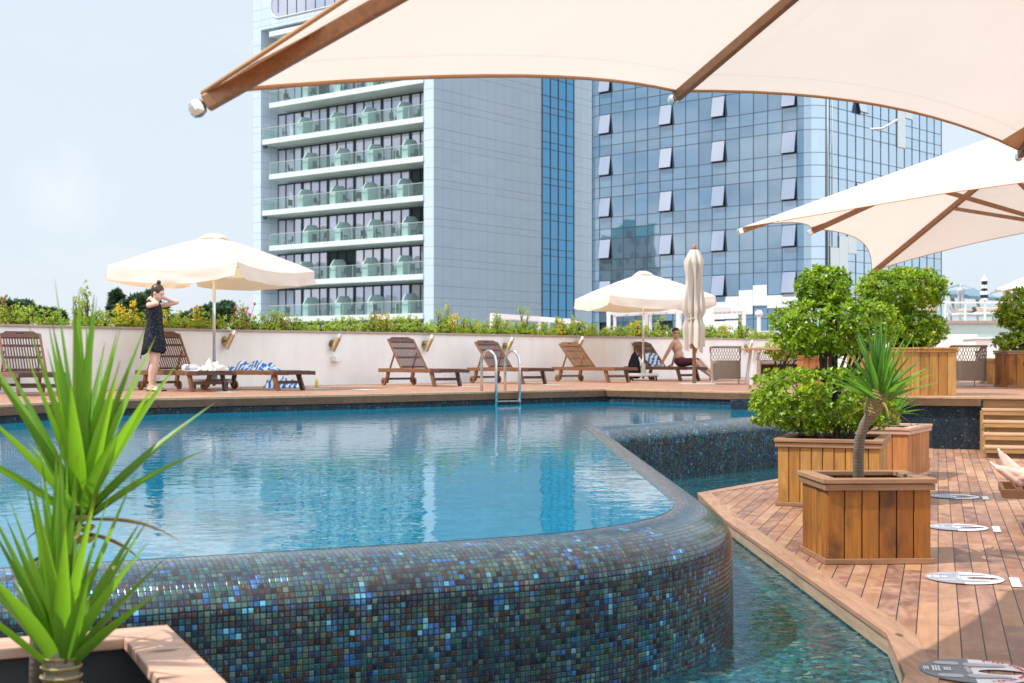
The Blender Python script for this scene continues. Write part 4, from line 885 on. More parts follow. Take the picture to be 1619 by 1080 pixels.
# ------------------------------------------------------------------ white market umbrellas with valance
def market_umbrella(label,c,r_,phi,zb,zt,vh,base_kind,wr=.02,seed=1):
    t=thing('market_umbrella',label,'umbrella',(c[0],c[1],ZU),0,'white square umbrellas with hanging valances')
    rr=random.Random(seed); cx,cy=c; cor=[Vector((cx+r_*math.cos(phi+k*math.pi/2),cy+r_*math.sin(phi+k*math.pi/2),zb+vh)) for k in range(4)]
    apex=Vector((cx,cy,zt)); S=20; T=10; m=MB(); mv=MB()
    for i in range(4):
        a=cor[i]; b=cor[(i+1)%4]; rows=[]
        for k in range(T+1):
            te=.10+.90*k/T; row=[]
            for j in range(S+1):
                s=j/S; p=apex.lerp(a,te).lerp(apex.lerp(b,te),s); p=p+Vector((0,0,-.09*4*s*(1-s)*te*te+.03*math.sin(math.pi*te)))
                p=p+Vector((0,0,.012*noise.noise(p*3)))
                row.append(p)
            rows.append(row)
        m.loft(rows,closed=False)
        top=rows[-1]; nrm=Vector(((a+b).x/2-cx,(a+b).y/2-cy,0)).normalized(); v=[]
        for k in range(5):
            f=k/4; row=[]
            for j,p in enumerate(top):
                s=j/S; pin=p.copy()
                if j==0: pin=p+(top[1]-p)*.25*f
                if j==S: pin=p+(top[S-1]-p)*.25*f
                w_=wr*f*(noise.noise(Vector((p.x*4+seed,p.y*4,f*2)))*2.0)
                row.append(pin+nrm*(w_+.035*f)+Vector((0,0,-vh*f*(1+.10*noise.noise(Vector((p.x*2.2,p.y*2.2,seed)))))))
            v.append(row)
        mv.loft(v,closed=False)
    cn=obj('canopy',m,M['canopy_w'],t,world=True,smooth=True); LOCS[cn.name]=LOCS[t.name]
    obj('valance',mv,M['canopy_w'],t,world=True,smooth=True)
    m=MB(); q=[apex.lerp(k,.16)+Vector((0,0,.022)) for k in cor]; tp=apex+Vector((0,0,.035)); n=6; rows=[]
    for k in range(n+1):
        f=k/n; row=[]
        for i in range(4):
            for j in range(6):
                s=j/6; p=q[i].lerp(q[(i+1)%4],s)+Vector((0,0,.03*math.sin(math.pi*s))); row.append(tp.lerp(p,f)+Vector((0,0,.03*math.sin(math.pi*f))))
        rows.append(row)
    m.loft(rows,caps=False); obj('vent_cap',m,M['canopy_w'],t,world=True,smooth=True)
    m=MB(); m.tube([Vector((cx,cy,ZU+.05)),Vector((cx,cy,zt-.02))],.026,12); obj('pole',m,M['chrome'],t,world=True,smooth=True)
    hz=zb+vh-.12; m=MB(); m.lathe([(.03,-.05),(.06,-.04),(.06,.03),(.03,.05)],(cx,cy,hz),14); obj('runner',m,M['alu'],t,world=True)
    mids=[(cor[i]+cor[(i+1)%4])/2 for i in range(4)]
    for i_,tp in enumerate(cor+mids):
        sg=0 if i_<4 else .09
        m=MB(); m.beam((cx,cy,hz),apex.lerp(tp,.5)+Vector((0,0,-.06-sg*.25)),.02,.025); m.beam(apex+Vector((0,0,-.07)),apex.lerp(tp,.5)+Vector((0,0,-.045-sg*.25)),.02,.022); m.beam(apex.lerp(tp,.5)+Vector((0,0,-.045-sg*.25)),apex.lerp(tp,.985)+Vector((0,0,-.04-sg*.97)),.02,.022); obj('rib',m,M['alu'],t,world=True)
    if base_kind:
        m=MB(); m.box((cx,cy,ZU+.13),(.62,.62,.07)); m.lathe([(.06,.0),(.05,.25)],(cx,cy,ZU+.13),12); obj('base',m,M['alu'],t,world=True,bevel=.02)
        for sx in (-.26,.26):
            for sy in (-.26,.26):
                m=MB(); m.tube([(cx+sx-.015,cy+sy,ZU+.05),(cx+sx+.015,cy+sy,ZU+.05)],.048,14); m.box((cx+sx,cy+sy,ZU+.09),(.05,.03,.03)); obj('castor',m,M['black'],t,world=True)
    return t
u3=P(338.5,615,ZU); market_umbrella('white square umbrella with a deep valance over the loungers with towels, beside the standing woman',(u3.x,u3.y),1.70,math.atan2(.75,1.66),2.445,3.20,.215,True,.035,1)
u4=P(1017,602,ZU); market_umbrella('smaller white square umbrella with a valance beside the seated man',(u4.x,u4.y),1.70,math.atan2(-.85,1.5),2.32,3.08,.20,True,.02,2)
# closed beige umbrella
def closed_umbrella(label,c,z0,zt,zb,r,mat,mast,pl=1.0,rows=None,seed=3,n=96,name='closed_umbrella',folds=9,grp=None,tie=True):
    t=thing(name,label,'umbrella',(c[0],c[1],z0),0,grp); rr=random.Random(seed); K=26; rings=[]; H=zt-zb
    ph=[rr.uniform(0,6.28) for _ in range(5)]
    for k in range(K+1):
        f=k/K; z=zt-H*f
        w_=r*(.42+.50*min(1,f/.10)**.7 if f<.10 else .92+.12*math.sin(f*9+ph[0]) )
        if tie: w_*=1-.30*math.exp(-((f-.70)/.05)**2)
        w_*=1+.18*max(0,f-.8)/.2
        ring=[]
        for j in range(n):
            a=2*math.pi*j/n; fo=1+.24*min(1,f*6)*math.sin(folds*a+ph[1]+1.5*math.sin(f*3+ph[2]))+.13*math.sin(4*a+ph[3]+f*4)+.12*math.sin(2*a+f*7+ph[4])+.10*min(1,f*5)*math.sin(17*a+f*5+ph[0])
            zz=z-(.10*math.sin(3*a+ph[4])+.06*math.sin(7*a))*max(0,f-.86)/.14*H*.35
            ring.append(Vector((c[0]+w_*fo*math.cos(a)+.03*r*math.sin(f*7),c[1]+w_*fo*math.sin(a),zz)))
        rings.append(ring)
    m=MB(); m.loft(rings,caps=False)
    mats=mat if isinstance(mat,list) else [mat]
    if rows: m.m=[ (int((i//n)/K*rows)%2) for i in range(len(m.f))]
    obj('folded_canopy',m,mats,t,world=True,smooth=True)
    m=MB(); m.tube([(c[0],c[1],z0),(c[0],c[1],zt+.02)],.035*pl,12); m.lathe([(.045*pl,0),(.06*pl,.04),(.03*pl,.10),(.01,.13)],(c[0],c[1],zt-.01),12); obj('mast',m,mast,t,world=True,smooth=True)
    if tie and pl>=1:
        m=MB(); zz=zt-H*.70; m.tube([(c[0]+r*.80*math.cos(a),c[1]+r*.80*math.sin(a),zz+.01*math.sin(3*a)) for a in [2*math.pi*q/20 for q in range(21)]],.012,6); obj('tie_cord',m,M['canopy_c'],t,world=True)
        m=MB(); m.box((c[0]+.05,c[1],z0+.012),(.62,.62,.024)); obj('base_plate',m,M['alu'],t,world=True,bevel=.006)
    return t
c=P(1097.5,608,ZU); closed_umbrella('tall beige umbrella folded and tied shut in front of the glass building',(c.x,c.y),ZU,CZ+170*c.y/F,CZ+14*c.y/F,.175,M['canopy_c'],M['beam'])
# ------------------------------------------------------------------ sun loungers
def lounger(label,foot,ang,raise_=True,mat='lounger',side='lounger_l',group='wooden sun loungers on the pool deck',z0=ZU,bang=50,wheels=True):
    """local x from head (0) to foot (2.0); placed so the middle of the front legs stands on `foot`"""
    L,W,H=2.0,.66,.31; fx=1.72
    c,s=math.cos(ang),math.sin(ang)
    t=thing('sun_lounger',label,'sun lounger',(foot[0]-fx*c,foot[1]-fx*s,z0),ang,group); md=M[mat]
    m=MB(); 
    for y in (-W/2+.015,W/2-.015): m.box((L/2-.14,y,H-.03),(L-.30,.03,.07))
    m.box((.012,0,H-.03),(.03,W-.062,.07)); obj('frame',m,M[side],t,bevel=.004)
    m=MB(); n=13 if raise_ else 20; x0=.72 if raise_ else .06; n=int((L-x0-.05)/.072)
    for i in range(n): m.box((x0+.03+i*.072,0,H-.008),(.05,W-.064,.018))
    obj('slats',m,md,t)
    m=MB(); m.box((L-.16,-W/2+.02,H-.035),(.31,.035,.06)); m.box((L-.16,W/2-.02,H-.035),(.31,.035,.06)); m.box((L-.012,0,H-.035),(.026,W-.04,.05)); obj('foot_frame',m,md,t,bevel=.004)
    for y in (-W/2+.05,W/2-.05):
        m=MB(); m.beam((fx-.05,y,H-.05),(fx+.05,y,0),.045,.075,up=(1,0,0)); obj('leg',m,M[side] if y<0 else md,t,bevel=.004)
        m=MB(); m.beam((.28,y,H-.05),(.22,y,.05),.045,.07,up=(1,0,0)); obj('leg',m,M[side],t,bevel=.004)
    m=MB(); m.beam((fx,-W/2+.06,.13),(fx,W/2-.06,.13),.03,.05); obj('stretcher',m,md,t)
    m=MB(); m.beam((.245,-W/2+.06,.12),(.245,W/2-.06,.12),.03,.04); obj('stretcher',m,md,t)
    if wheels:
        for y in (-W/2-.005,W/2+.005):
            m=MB(); m.tube([(.215,y-.02,.072),(.215,y+.02,.072)],.072,18); wl=obj('wheel',m,M[side],t,bevel=.005)
            m=MB(); m.tube([(.215,y-.028,.072),(.215,y+.028,.072)],.02,10); obj('hub_cap',m,M['black'],wl)
    if raise_:
        a=R(bang); px,pz=.72,H+.005; BL=.74; ux=-math.cos(a); uz=math.sin(a)
        def bp(u,y,o=0.0): return Vector((px+ux*u+uz*o,y,pz+uz*u-ux*o))
        m=MB(); wB=W-.10
        for y in (-wB/2,wB/2): m.beam(bp(0,y),bp(BL-.03,y),.035,.03,up=(uz,0,-ux))
        bk=obj('backrest_frame',m,M[side],t,bevel=.004)
        m=MB(); k=13
        for i in range(k): y=-wB/2+.05+(wB-.10)*i/(k-1); m.beam(bp(.03,y),bp(BL-.10,y),.019,.012,up=(uz,0,-ux))
        for u in (.05,.28,.50): m.beam(bp(u,-wB/2,-.016),bp(u,wB/2,-.016),.035,.014,up=(uz,0,-ux))
        obj('backrest_slats',m,md,t)
        # header board with a rounded top and a hand slot
        m=MB(); pr=[(-wB/2-.012,BL-.11),(wB/2+.012,BL-.11),(wB/2+.012,BL-.035),(wB/2-.05,BL-.02),(wB/2-.085,BL+.012),(-wB/2+.085,BL+.012),(-wB/2+.05,BL-.02),(-wB/2-.012,BL-.035)]
        nn=len(pr); hs=[(-.055,BL-.045),(.055,BL-.045),(.055,BL-.02),(-.055,BL-.02)]
        f_=[bp(u,y,.014) for y,u in pr]; b_=[bp(u,y,-.012) for y,u in pr]; hf=[bp(u,y,.014) for y,u in hs]; hb=[bp(u,y,-.012) for y,u in hs]
        vs=f_+b_+hf+hb
        F_=[(0,1,17,16),(1,2,3,18,17),(3,4,18),(4,5,19,18),(5,6,19),(6,7,0,16,19)]
        m.add(vs,F_+[tuple((q+8 if q<8 else q+4) for q in f)[::-1] for f in F_]+[(i,(i+1)%8,8+(i+1)%8,8+i) for i in range(8)]+[(16+i,16+(i+1)%4,20+(i+1)%4,20+i) for i in range(4)])
        obj('headboard',m,md,t)
        for y in (-wB/2+.03,wB/2-.03):
            m=MB(); m.beam(bp(.40,y,-.02),Vector((.26,y,H-.06)),.022,.03,up=(1,0,0)); obj('prop_strut',m,M[side],t)
    return t
wa=math.atan2(-.78,.62)
f1=P(705,611,ZU); lounger('empty dark wooden sun lounger with raised back, left of the pool ladder',f1.to_2d(),wa)
f2=P(842,607.2,ZU); lounger('empty dark wooden sun lounger with raised back, directly behind the pool ladder',f2.to_2d(),wa,bang=46)
f3=P(975.6,604.8,ZU); lounger('lighter brown wooden sun lounger with raised back, between the ladder and the seated man',f3.to_2d(),wa,mat='lounger_l',bang=44)
f4=P(1088,602.5,ZU); lm=lounger('dark wooden sun lounger that the shirtless man sits on',f4.to_2d(),wa,bang=47)
f5=P(328,619,ZU); lw=lounger('wooden sun lounger with raised back just behind the standing woman',f5.to_2d(),math.atan2(-.74,.67),side='lounger_l',bang=55)
f6=P(456,617.5,ZU); lt=lounger('flat-laid dark wooden sun lounger strewn with blue and white towels',f6.to_2d(),math.atan2(-.55,.83),raise_=False)
f7=P(63,625.5,ZU); lounger('dark wooden sun lounger with raised back cut off by the left edge of the photo',f7.to_2d(),math.atan2(-.86,.50),bang=50)
wb=(-.954,.30)  # foreground loungers on the lower deck, feet towards the boards
ba=math.atan2(.30,-.954)
k=Vector((3.32,9.21,0)); ft=k+Vector((.954,-.30,0))*.28+Vector((.30,.954,0))*.33
lf=lounger('sun lounger end at the right edge of the photo with bare feet on it',(ft.x,ft.y),ba,raise_=False,z0=0.0,mat='lounger_l',group='loungers on the lower deck at the right edge',wheels=True)
k2=Vector((3.75,10.15,0)); ft2=k2+Vector((.954,-.30,0))*.28+Vector((.30,.954,0))*.33
lounger('second sun lounger on the lower deck barely in frame behind the bare feet',(ft2.x,ft2.y),ba,raise_=False,z0=0.0,mat='lounger_l',group='loungers on the lower deck at the right edge')
# ------------------------------------------------------------------ towels, bags and small things
def crumple(name,label,cat,c,rx,ry,h,mat,seed,rot=0,z0=0.0,part='fabric',amp=1.0,group=None,flat=.0):
    t=thing(name,label,cat,c,rot,group); n=26; vs=[]
    for a in range(n+1):
        for b in range(n+1):
            u=a/n*2-1; v=b/n*2-1; e=max(0,1-max(abs(u),abs(v))**6)
            q=noise.noise(Vector((u*2.3+seed,v*2.3,seed*1.7)))+.5*noise.noise(Vector((u*5+seed,v*5,3)))
            z=flat+h*e*max(0,(.35+q*amp))+.004
            x=rx*(u+.12*noise.noise(Vector((u*2,v*2,seed+5)))); y=ry*(v+.15*noise.noise(Vector((u*2,v*2,seed+9))))
            vs.append((x,y,z if z>.004 else .004+.004*(a%2)))
    m=MB(); m.add(vs,[(a*(n+1)+b,(a+1)*(n+1)+b,(a+1)*(n+1)+b+1,a*(n+1)+b+1) for a in range(n) for b in range(n)])
    o=obj(part,m,M[mat],t,smooth=True); s=o.modifiers.new('solid','SOLIDIFY'); s.thickness=.006
    return t
def on_lounger(L_,x,y,dz=0.0):
    Mx=LOCS[L_.name]; q=Mx@Vector((x,y,.312+dz)); return q
crumple('beach_towel','blue and white patterned towel crumpled in a heap on the flat lounger','towel',on_lounger(lt,.95,.02),.36,.25,.16,'towel',3.1,lt.rotation_euler.z,group=None)
crumple('beach_towel','blue and white towel spread at the head of the flat lounger beside the umbrella pole','towel',on_lounger(lt,.35,0),.30,.28,.07,'towel',8.3,lt.rotation_euler.z)
crumple('cloth_bag','crumpled cream cloth bag lying at the umbrella pole','bag',on_lounger(lw,1.80,.05),.20,.16,.17,'cloth_w',5.7,lw.rotation_euler.z)
q=P(428,615,ZU); q=P(445,613.5,ZU); crumple('beach_towel','blue and white towel dropped on the deck under the flat lounger','towel',q,.30,.16,.22,'towel',12.4,.3)
q=on_lounger(lw,1.10,.05); t=thing('paper_bag','small white folded pouch on the lounger behind the woman','pouch',q,lw.rotation_euler.z); m=MB(); m.loft([[(x*s_,y*s_,z) for x,y in ((-.13,-.08),(.13,-.08),(.14,.0),(.13,.08),(-.13,.08),(-.14,0))] for s_,z in ((1,0),(1.05,.04),(.9,.085),(.6,.10))]); obj('pouch_body',m,M['white'],t,smooth=False,bevel=.01)
q=on_lounger(lw,1.50,-.08); t=thing('open_book','thin white open book lying on the lounger behind the woman','book',q,lw.rotation_euler.z+.3); m=MB(); m.add([(-.15,-.1,.006),(0,-.1,.012),(.15,-.1,.006),(-.15,.1,.006),(0,.1,.012),(.15,.1,.006),(-.15,-.1,0),(.15,-.1,0),(.15,.1,0),(-.15,.1,0)],[(0,1,4,3),(1,2,5,4),(0,6,7,2,1),(3,4,5,8,9)]); obj('pages',m,M['white'],t)
q=P(501,612.5,ZU); t=thing('drink_bottle','tiny yellow bottle standing on the deck at the lounger foot','bottle',q); m=MB(); m.lathe([(.03,0),(.032,.03),(.03,.10),(.012,.13),(.012,.15)],(0,0,0),12); obj('bottle_body',m,simple('yellow_plastic',(.65,.52,.05),.35),t,smooth=True)
# man's towel and black bag hung on his lounger
Mx=LOCS[lm.name]; a=R(47)
def onback(u,y,o): return Mx@Vector((.72-math.cos(a)*u+math.sin(a)*o,y,.315+math.sin(a)*u+math.cos(a)*o))
t=thing('beach_towel','blue and white towel draped over the backrest behind the seated man','towel',onback(0,0,0)); m=MB(); rows=[]
for i in range(15):
    u=-.02+.40*i/14; rows.append([onback(u,-.20+.42*j/16+.02*math.sin(i*.6),.025+.012*math.sin(j*1.3+i*.4)) for j in range(17)])
m.loft(rows,closed=False); obj('fabric',m,M['towel'],t,world=True,smooth=True)
t=thing('shoulder_bag','black bag hanging beside the striped towel at the umbrella pole','bag',onback(.1,-.30,0)); m=MB(); q=onback(.42,-.40,.03); m.loft([[q+Vector((.16*f*math.cos(k*.6283)-.02*f,.05*math.sin(k*.6283),-.60*zf)) for k in range(10)] for f,zf in ((.15,.0),(.45,.12),(.8,.4),(1.0,.75),(.9,.95),(.5,1.0))]); obj('bag_body',m,M['cloth_b'],t,world=True,smooth=True)
m=MB(); m.tube([q+Vector((-.02,0,0)),q+Vector((-.01,0,.10)),q+Vector((.04,0,.12)),q+Vector((.06,0,.02))],.01,6); obj('strap',m,M['cloth_b'],t,world=True)
# ------------------------------------------------------------------ wicker furniture
def wicker_chair(label,loc,rz):
    t=thing('wicker_chair',label,'chair',loc,rz,'brown wicker armchairs on the raised deck')
    m=MB()   # tub shell: back + two arms in plan as a rounded U, y=-: open front
    path=[(-.30,.30)]; 
    pl=[]
    for x,y in ((-.29,.28),(-.29,-.18),(-.27,-.26),(-.20,-.29),(.20,-.29),(.27,-.26),(.29,-.18),(.29,.28)): pl.append(Vector((x,y,0)))
    pl=dens(pl,.05)
    ln_=[0]
    for q,w_ in zip(pl,pl[1:]): ln_.append(ln_[-1]+(w_-q).length)
    T=ln_[-1]
    def topz(i):
        f=abs(ln_[i]/T*2-1); return .72-(.10 if f>.62 else 0)*min(1,(f-.62)/.2 if f>.62 else 0)
    m.loft([[Vector((q.x,q.y,.10)),Vector((q.x,q.y,.46))] for q in pl],closed=False); o=obj('woven_shell',m,M['wicker'],t); s=o.modifiers.new('solid','SOLIDIFY'); s.thickness=.025
    m=MB()
    for i in range(len(pl)-1):
        for sgn in (0,1):
            a,b=(pl[i],pl[i+1]) if sgn else (pl[i+1],pl[i]); za,zb=topz(i if sgn else i+1),topz(i+1 if sgn else i)
            for f0 in (0,.5): m.beam((a.x,a.y,.46+f0*(za-.46)),(b.x,b.y,.46+(f0+.5)*(zb-.46)),.008,.010)
    obj('open_lattice',m,M['wicker'],t)
    m=MB(); m.tube([Vector((q.x,q.y,topz(i))) for i,q in enumerate(pl)],.02,8); obj('top_rail',m,M['wicker'],t,smooth=True)
    m=MB(); m.box((0,.0,.40),(.54,.54,.06)); obj('seat',m,M['wicker'],t,bevel=.015)
    for x in (-.26,.26):
        for y in (-.25,.25):
            m=MB(); m.tube([(x,y,0),(x,y,.12)],.014,8); obj('leg',m,M['alu'],t)
    return t
c=P(1147,607,ZU); wc=wicker_chair('brown wicker armchair seen from behind, right of the closed beige umbrella',(c.x,c.y,ZU),R(-8))
c=P(1535,611,ZU); dup(wc,(c.x,c.y+.25,ZU),R(4),'brown wicker armchair seen from behind, right of the long planter box')
tb=P(1220,608,ZU)
for px,lab in ((1220,'leftmost wicker chair tucked at the far side of the dining table'),(1246,'middle wicker chair tucked at the far side of the dining table'),(1270,'rightmost wicker chair tucked at the far side of the dining table, beside the orange planter')):
    q=P(px,604,ZU); dup(wc,(q.x,q.y,ZU+.0),R(178),lab)
t=thing('dining_table','pale wooden dining table half hidden behind the tiered bush','table',(tb.x,tb.y,ZU))
m=MB(); z=CZ+11.5*tb.y/F; z=ZU+.70; m.box((tb.x+.15,tb.y,z-.02),(1.45,.75,.04)); obj('tabletop',m,M['tread'],t,world=True,bevel=.006)
for x in (-.40,.72):
    for y in (-.28,.28):
        m=MB(); m.beam((tb.x+x+.05,tb.y+y,z-.04),(tb.x+x-.04,tb.y+y,ZU),.06,.05); obj('leg',m,M['white'],t,world=True)
# ------------------------------------------------------------------ people
def capsule(m,a,b,ra,rb,n=12):
    a=Vector(a); b=Vector(b); d=(b-a); L=d.length; d.normalize(); x=d.orthogonal().normalized(); y=d.cross(x); rings=[]
    prof_=[(-math.cos(t_)*ra,math.sin(t_)*ra) for t_ in [0.12,.5,1.0,math.pi/2]]+[(L+math.sin(t_)*rb,math.cos(t_)*rb) for t_ in [0,.55,1.05,1.45]]
    m.loft([[a+d*h+(x*math.cos(2*math.pi*j/n)+y*math.sin(2*math.pi*j/n))*r_ for j in range(n)] for h,r_ in prof_])
def body(name,parts_,mat,parent,vox=.010,sm=6):
    m=MB()
    for p_ in parts_:
        if p_[0]=='c': capsule(m,*p_[1:])
        else: 
            mm=MB(); mm.sphere((0,0,0),p_[2],16,12); rot=p_[3] if len(p_)>3 else Matrix.Identity(3)
            m.add([Vector(p_[1])+rot@Vector(v) for v in mm.v],mm.f)
    me=bpy.data.meshes.new(name+'_src'); me.from_pydata(m.v,[],m.f); o=bpy.data.objects.new('tmp',me); col.objects.link(o)
    r_=o.modifiers.new('r','REMESH'); r_.mode='VOXEL'; r_.voxel_size=vox
    s_=o.modifiers.new('s','SMOOTH'); s_.iterations=sm; s_.factor=.5
    dg=bpy.context.evaluated_depsgraph_get(); dg.update(); nm=bpy.data.meshes.new_from_object(o.evaluated_get(dg)); bpy.data.objects.remove(o)
    nm.name=name; nm.materials.clear(); nm.materials.append(mat); nm.polygons.foreach_set('use_smooth',[True]*len(nm.polygons))
    q=bpy.data.objects.new(name,nm); col.objects.link(q); q.parent=parent; return q
def hand(pt,dirv,pal,size=.18,curl=.5,side=1):
    """palm and five bent fingers; dirv fingers direction, pal palm normal"""
    d=Vector(dirv).normalized(); p=Vector(pal); p=(p-d*p.dot(d)).normalized(); s=d.cross(p)*side; w=Vector(pt); k=size/.18; out=[]
    for i in range(4): out.append(('c',w+s*(.030-.02*i)*k*.6,w+d*.085*k+s*(.031-.021*i)*k,.016*k,.0125*k))
    for i,l in enumerate((.068,.078,.072,.055)):
        a=w+d*.085*k+s*(.031-.021*i)*k; b=a+(d*math.cos(curl*.6)+p*math.sin(curl*.6))*l*.5*k; c=b+(d*math.cos(curl*1.6)+p*math.sin(curl*1.6))*l*.5*k
        out+=[('c',a,b,.0098*k,.009*k),('c',b,c,.009*k,.0078*k)]
    a=w+d*.02*k+s*.03*k; b=a+(d*.6+s*.75+p*.2).normalized()*.045*k; out+=[('c',a,b,.0125*k,.011*k),('c',b,b+(d*.9+s*.25+p*.3).normalized()*.032*k,.0105*k,.009*k)]
    return out
def head(c,fwd,up=(0,0,1),k=1.0):
    f=Vector(fwd).normalized(); u=Vector(up); u=(u-f*u.dot(f)).normalized(); s=u.cross(f); rot=Matrix((f,s,u)).transposed(); c=Vector(c)
    W=lambda x,y,z:c+rot@Vector((x,y,z))*k
    pr=[('s',W(-.012,0,.028),(.098*k,.075*k,.092*k),rot),('s',W(.022,0,-.035),(.070*k,.060*k,.075*k),rot),('c',W(.055,0,-.085),W(.058,0,-.08),.027*k,.027*k),
        ('c',W(.084,0,.012),W(.104,0,-.025),.010*k,.014*k),('c',W(.082,-.016,-.056),W(.082,.016,-.056),.011*k,.011*k),
        ('s',W(.078,.030,.024),(.018*k,.024*k,.010*k),rot),('s',W(.078,-.030,.024),(.018*k,.024*k,.010*k),rot)]
    for y in (-1,1): pr.append(('s',W(-.012,.076*y,-.012),(.020*k,.010*k,.032*k),rot))
    return pr,W,rot
def foot(an,toe,r=.03,k=1.0,up=(0,0,1)):
    an=Vector(an); toe=Vector(toe); d=(toe-an); L=d.length; d.normalize(); u=Vector(up); u=(u-d*u.dot(d)).normalized(); s=d.cross(u); out=[('c',an,an-u*.045*k-d*.03*k,.034*k,.034*k)]
    h=an-u*.05*k
    for q in (-1,0,1): out.append(('c',h+s*.010*q*k+d*.0,h+d*L*.78+s*.026*q*k-u*.005*k,.028*k,.020*k))
    out.append(('c',an+d*.01,h+d*L*.7+u*.01*k,.034*k,.018*k))
    for i in range(5): 
        b=h+d*L*(.80-.025*i)+s*(.040-.020*i)*k-u*.006*k; out.append(('c',b,b+d*(.045-.004*i)*k,(.0125-.0012*i)*k,(.0105-.001*i)*k))
    return out
# --- standing woman, facing +x with a slight turn to the camera
wp=P(244.5,618.6,ZU)
t=thing('person','woman in a sleeveless dark dotted dress standing with both hands behind her neck','person',(wp.x,wp.y,ZU),R(-14))
k=1.0; pr,W,rot=head((.055,0,1.505),(.90,0,-.42),k=1.02)
parts_=pr+[('c',(.03,0,1.42),(.0,0,1.33),.046,.055),('s',(-.01,0,1.24),(.105,.15,.13)),('s',(.0,0,1.05),(.088,.12,.14)),('s',(-.015,0,.90),(.115,.155,.13)),
  ('c',(-.01,-.15,1.315),(-.01,.15,1.315),.050,.050),
  ('c',(.0,-.165,1.31),(.175,-.25,1.335),.044,.035),('c',(.175,-.25,1.335),(-.005,-.135,1.425),.034,.024),
  ('c',(.0,.165,1.31),(.27,.20,1.37),.044,.035),('c',(.27,.20,1.37),(.045,.105,1.45),.034,.024)]
parts_+=hand((-.005,-.135,1.425),(-.55,.75,.10),(.3,.4,-.6),.165,.7,1)+hand((.045,.105,1.45),(-.85,-.45,.0),(.2,-.6,-.5),.165,.7,-1)
for y,dx in ((-.075,.012),(.075,-.03)):
    parts_+=[('c',(-.005,y,.86),(.015+dx,y*.95,.47),.088,.056),('c',(.015+dx,y*.95,.47),(-.02+dx,y*.95,.30),.054,.056),('c',(-.02+dx,y*.95,.32),(-.035+dx,y*.9,.085),.055,.034)]
    parts_+=foot((-.035+dx,y*.9,.078),(.16+dx,y*1.15,.06))
bo=body('body',parts_,M['skin_pale'],t,.009,5)
m=MB(); rings=[]
for z,cx_,rx_,ry_ in ((1.345,-.012,.066,.125),(1.31,-.014,.092,.158),(1.26,-.012,.112,.158),(1.18,-.006,.118,.158),(1.06,.0,.112,.150),(.95,-.004,.128,.172),(.85,-.006,.145,.188),(.74,-.006,.158,.202),(.64,-.004,.168,.212),(.59,-.004,.172,.216)):
    n=28; fl=max(0,(.95-z))/.36
    rings.append([Vector((cx_+rx_*math.cos(a)*(1+.05*fl*math.sin(5*a+1)),ry_*math.sin(a)*(1+.05*fl*math.sin(5*a+1)),z+(.02*fl*math.sin(3*a)-.02*fl*math.cos(a)*-1 if fl else (0 if z<1.3 else .02*abs(math.sin(a)))))) for a in [2*math.pi*j/n for j in range(n)]])
m.loft(rings,caps=False); d=obj('dress',m,M['dress'],t,smooth=True); s_=d.modifiers.new('solid','SOLIDIFY'); s_.thickness=.008
LOCS[d.name]=LOCS[t.name]
m=MB(); m.tube([(-.17,-.05,.72),(-.19,-.06,.60),(-.21,-.05,.50)],.008,6); obj('belt_end',m,M['dress'],d)
m=MB(); mm=MB(); mm.sphere((0,0,0),(.104,.084,.098),16,12)
m.add([W(*((Vector(v)*1.0+Vector((-.026,0,.038))))) for v in mm.v],mm.f); mm=MB(); mm.sphere((0,0,0),(.034,.036,.034),12,8); m.add([W(*(Vector(v)+Vector((-.055,0,.152)))) for v in mm.v],mm.f)
obj('hair',m,M['hair'],t,smooth=True)
m=MB()
for y in (-.03,.03): m.tube([W(.083,y-.014,.010),W(.088,y,.007),W(.083,y+.014,.010)],.004,5)
obj('eyelashes',m,M['hair'],t)
for y,dx in ((-.075,.012),(.075,-.03)):
    m=MB(); m.box((.045+dx,y,.010),(.26,.09,.018)); m.tube([(.10+dx,y-.04,.02),(.13+dx,y,.055),(.10+dx,y+.04,.02)],.007,6); obj('flip_flop',m,M['black'],t,bevel=.008)
# --- seated man on his lounger
mp_=on_lounger(lm,1.20,-.02)
mq=Q(1076.5,577,mp_.y)
t=thing('person','shirtless man in dark patterned shorts and sunglasses sitting sideways on a wooden lounger','person',(mq.x,mq.y,ZU),R(-25))
zs=.315
pr,W,rot=head((-.11,-.02,zs+.735),(.62,-.78,-.02),k=1.0)
parts_=pr+[('c',(-.115,0,zs+.66),(-.115,0,zs+.56),.052,.060),('s',(-.085,0,zs+.42),(.115,.165,.15)),('s',(-.045,0,zs+.25),(.105,.145,.14)),('s',(.0,0,zs+.10),(.13,.165,.11)),
 ('c',(-.11,-.17,zs+.53),(-.11,.17,zs+.53),.056,.056),
 ('c',(-.12,-.19,zs+.52),(-.27,-.20,zs+.27),.050,.040),('c',(-.27,-.20,zs+.27),(-.40,-.17,zs+.05),.038,.028),
 ('c',(-.11,.19,zs+.52),(-.22,.28,zs+.26),.050,.040),('c',(-.22,.28,zs+.26),(-.30,.30,zs+.05),.038,.028)]
parts_+=hand((-.40,-.17,zs+.04),(-.7,-.3,-.25),(0,0,-1),.18,.25,1)+hand((-.30,.30,zs+.04),(-.7,.3,-.25),(0,0,-1),.18,.25,-1)
for y,kx,ax in ((-.09,.37,.72),(.10,.39,.76)):
    parts_+=[('c',(.02,y,zs+.085),(kx,y*1.3,zs+.12),.088,.060),('c',(kx,y*1.3,zs+.12),(kx+.14,y*1.25,zs-.03),.058,.058),('c',(kx+.12,y*1.25,zs-.02),(ax+.02,y*1.2,.10),.057,.036)]
    parts_+=foot((ax+.02,y*1.2,.115),(ax+.22,y*1.3,.14))
body('body',parts_,M['skin'],t,.009,5)
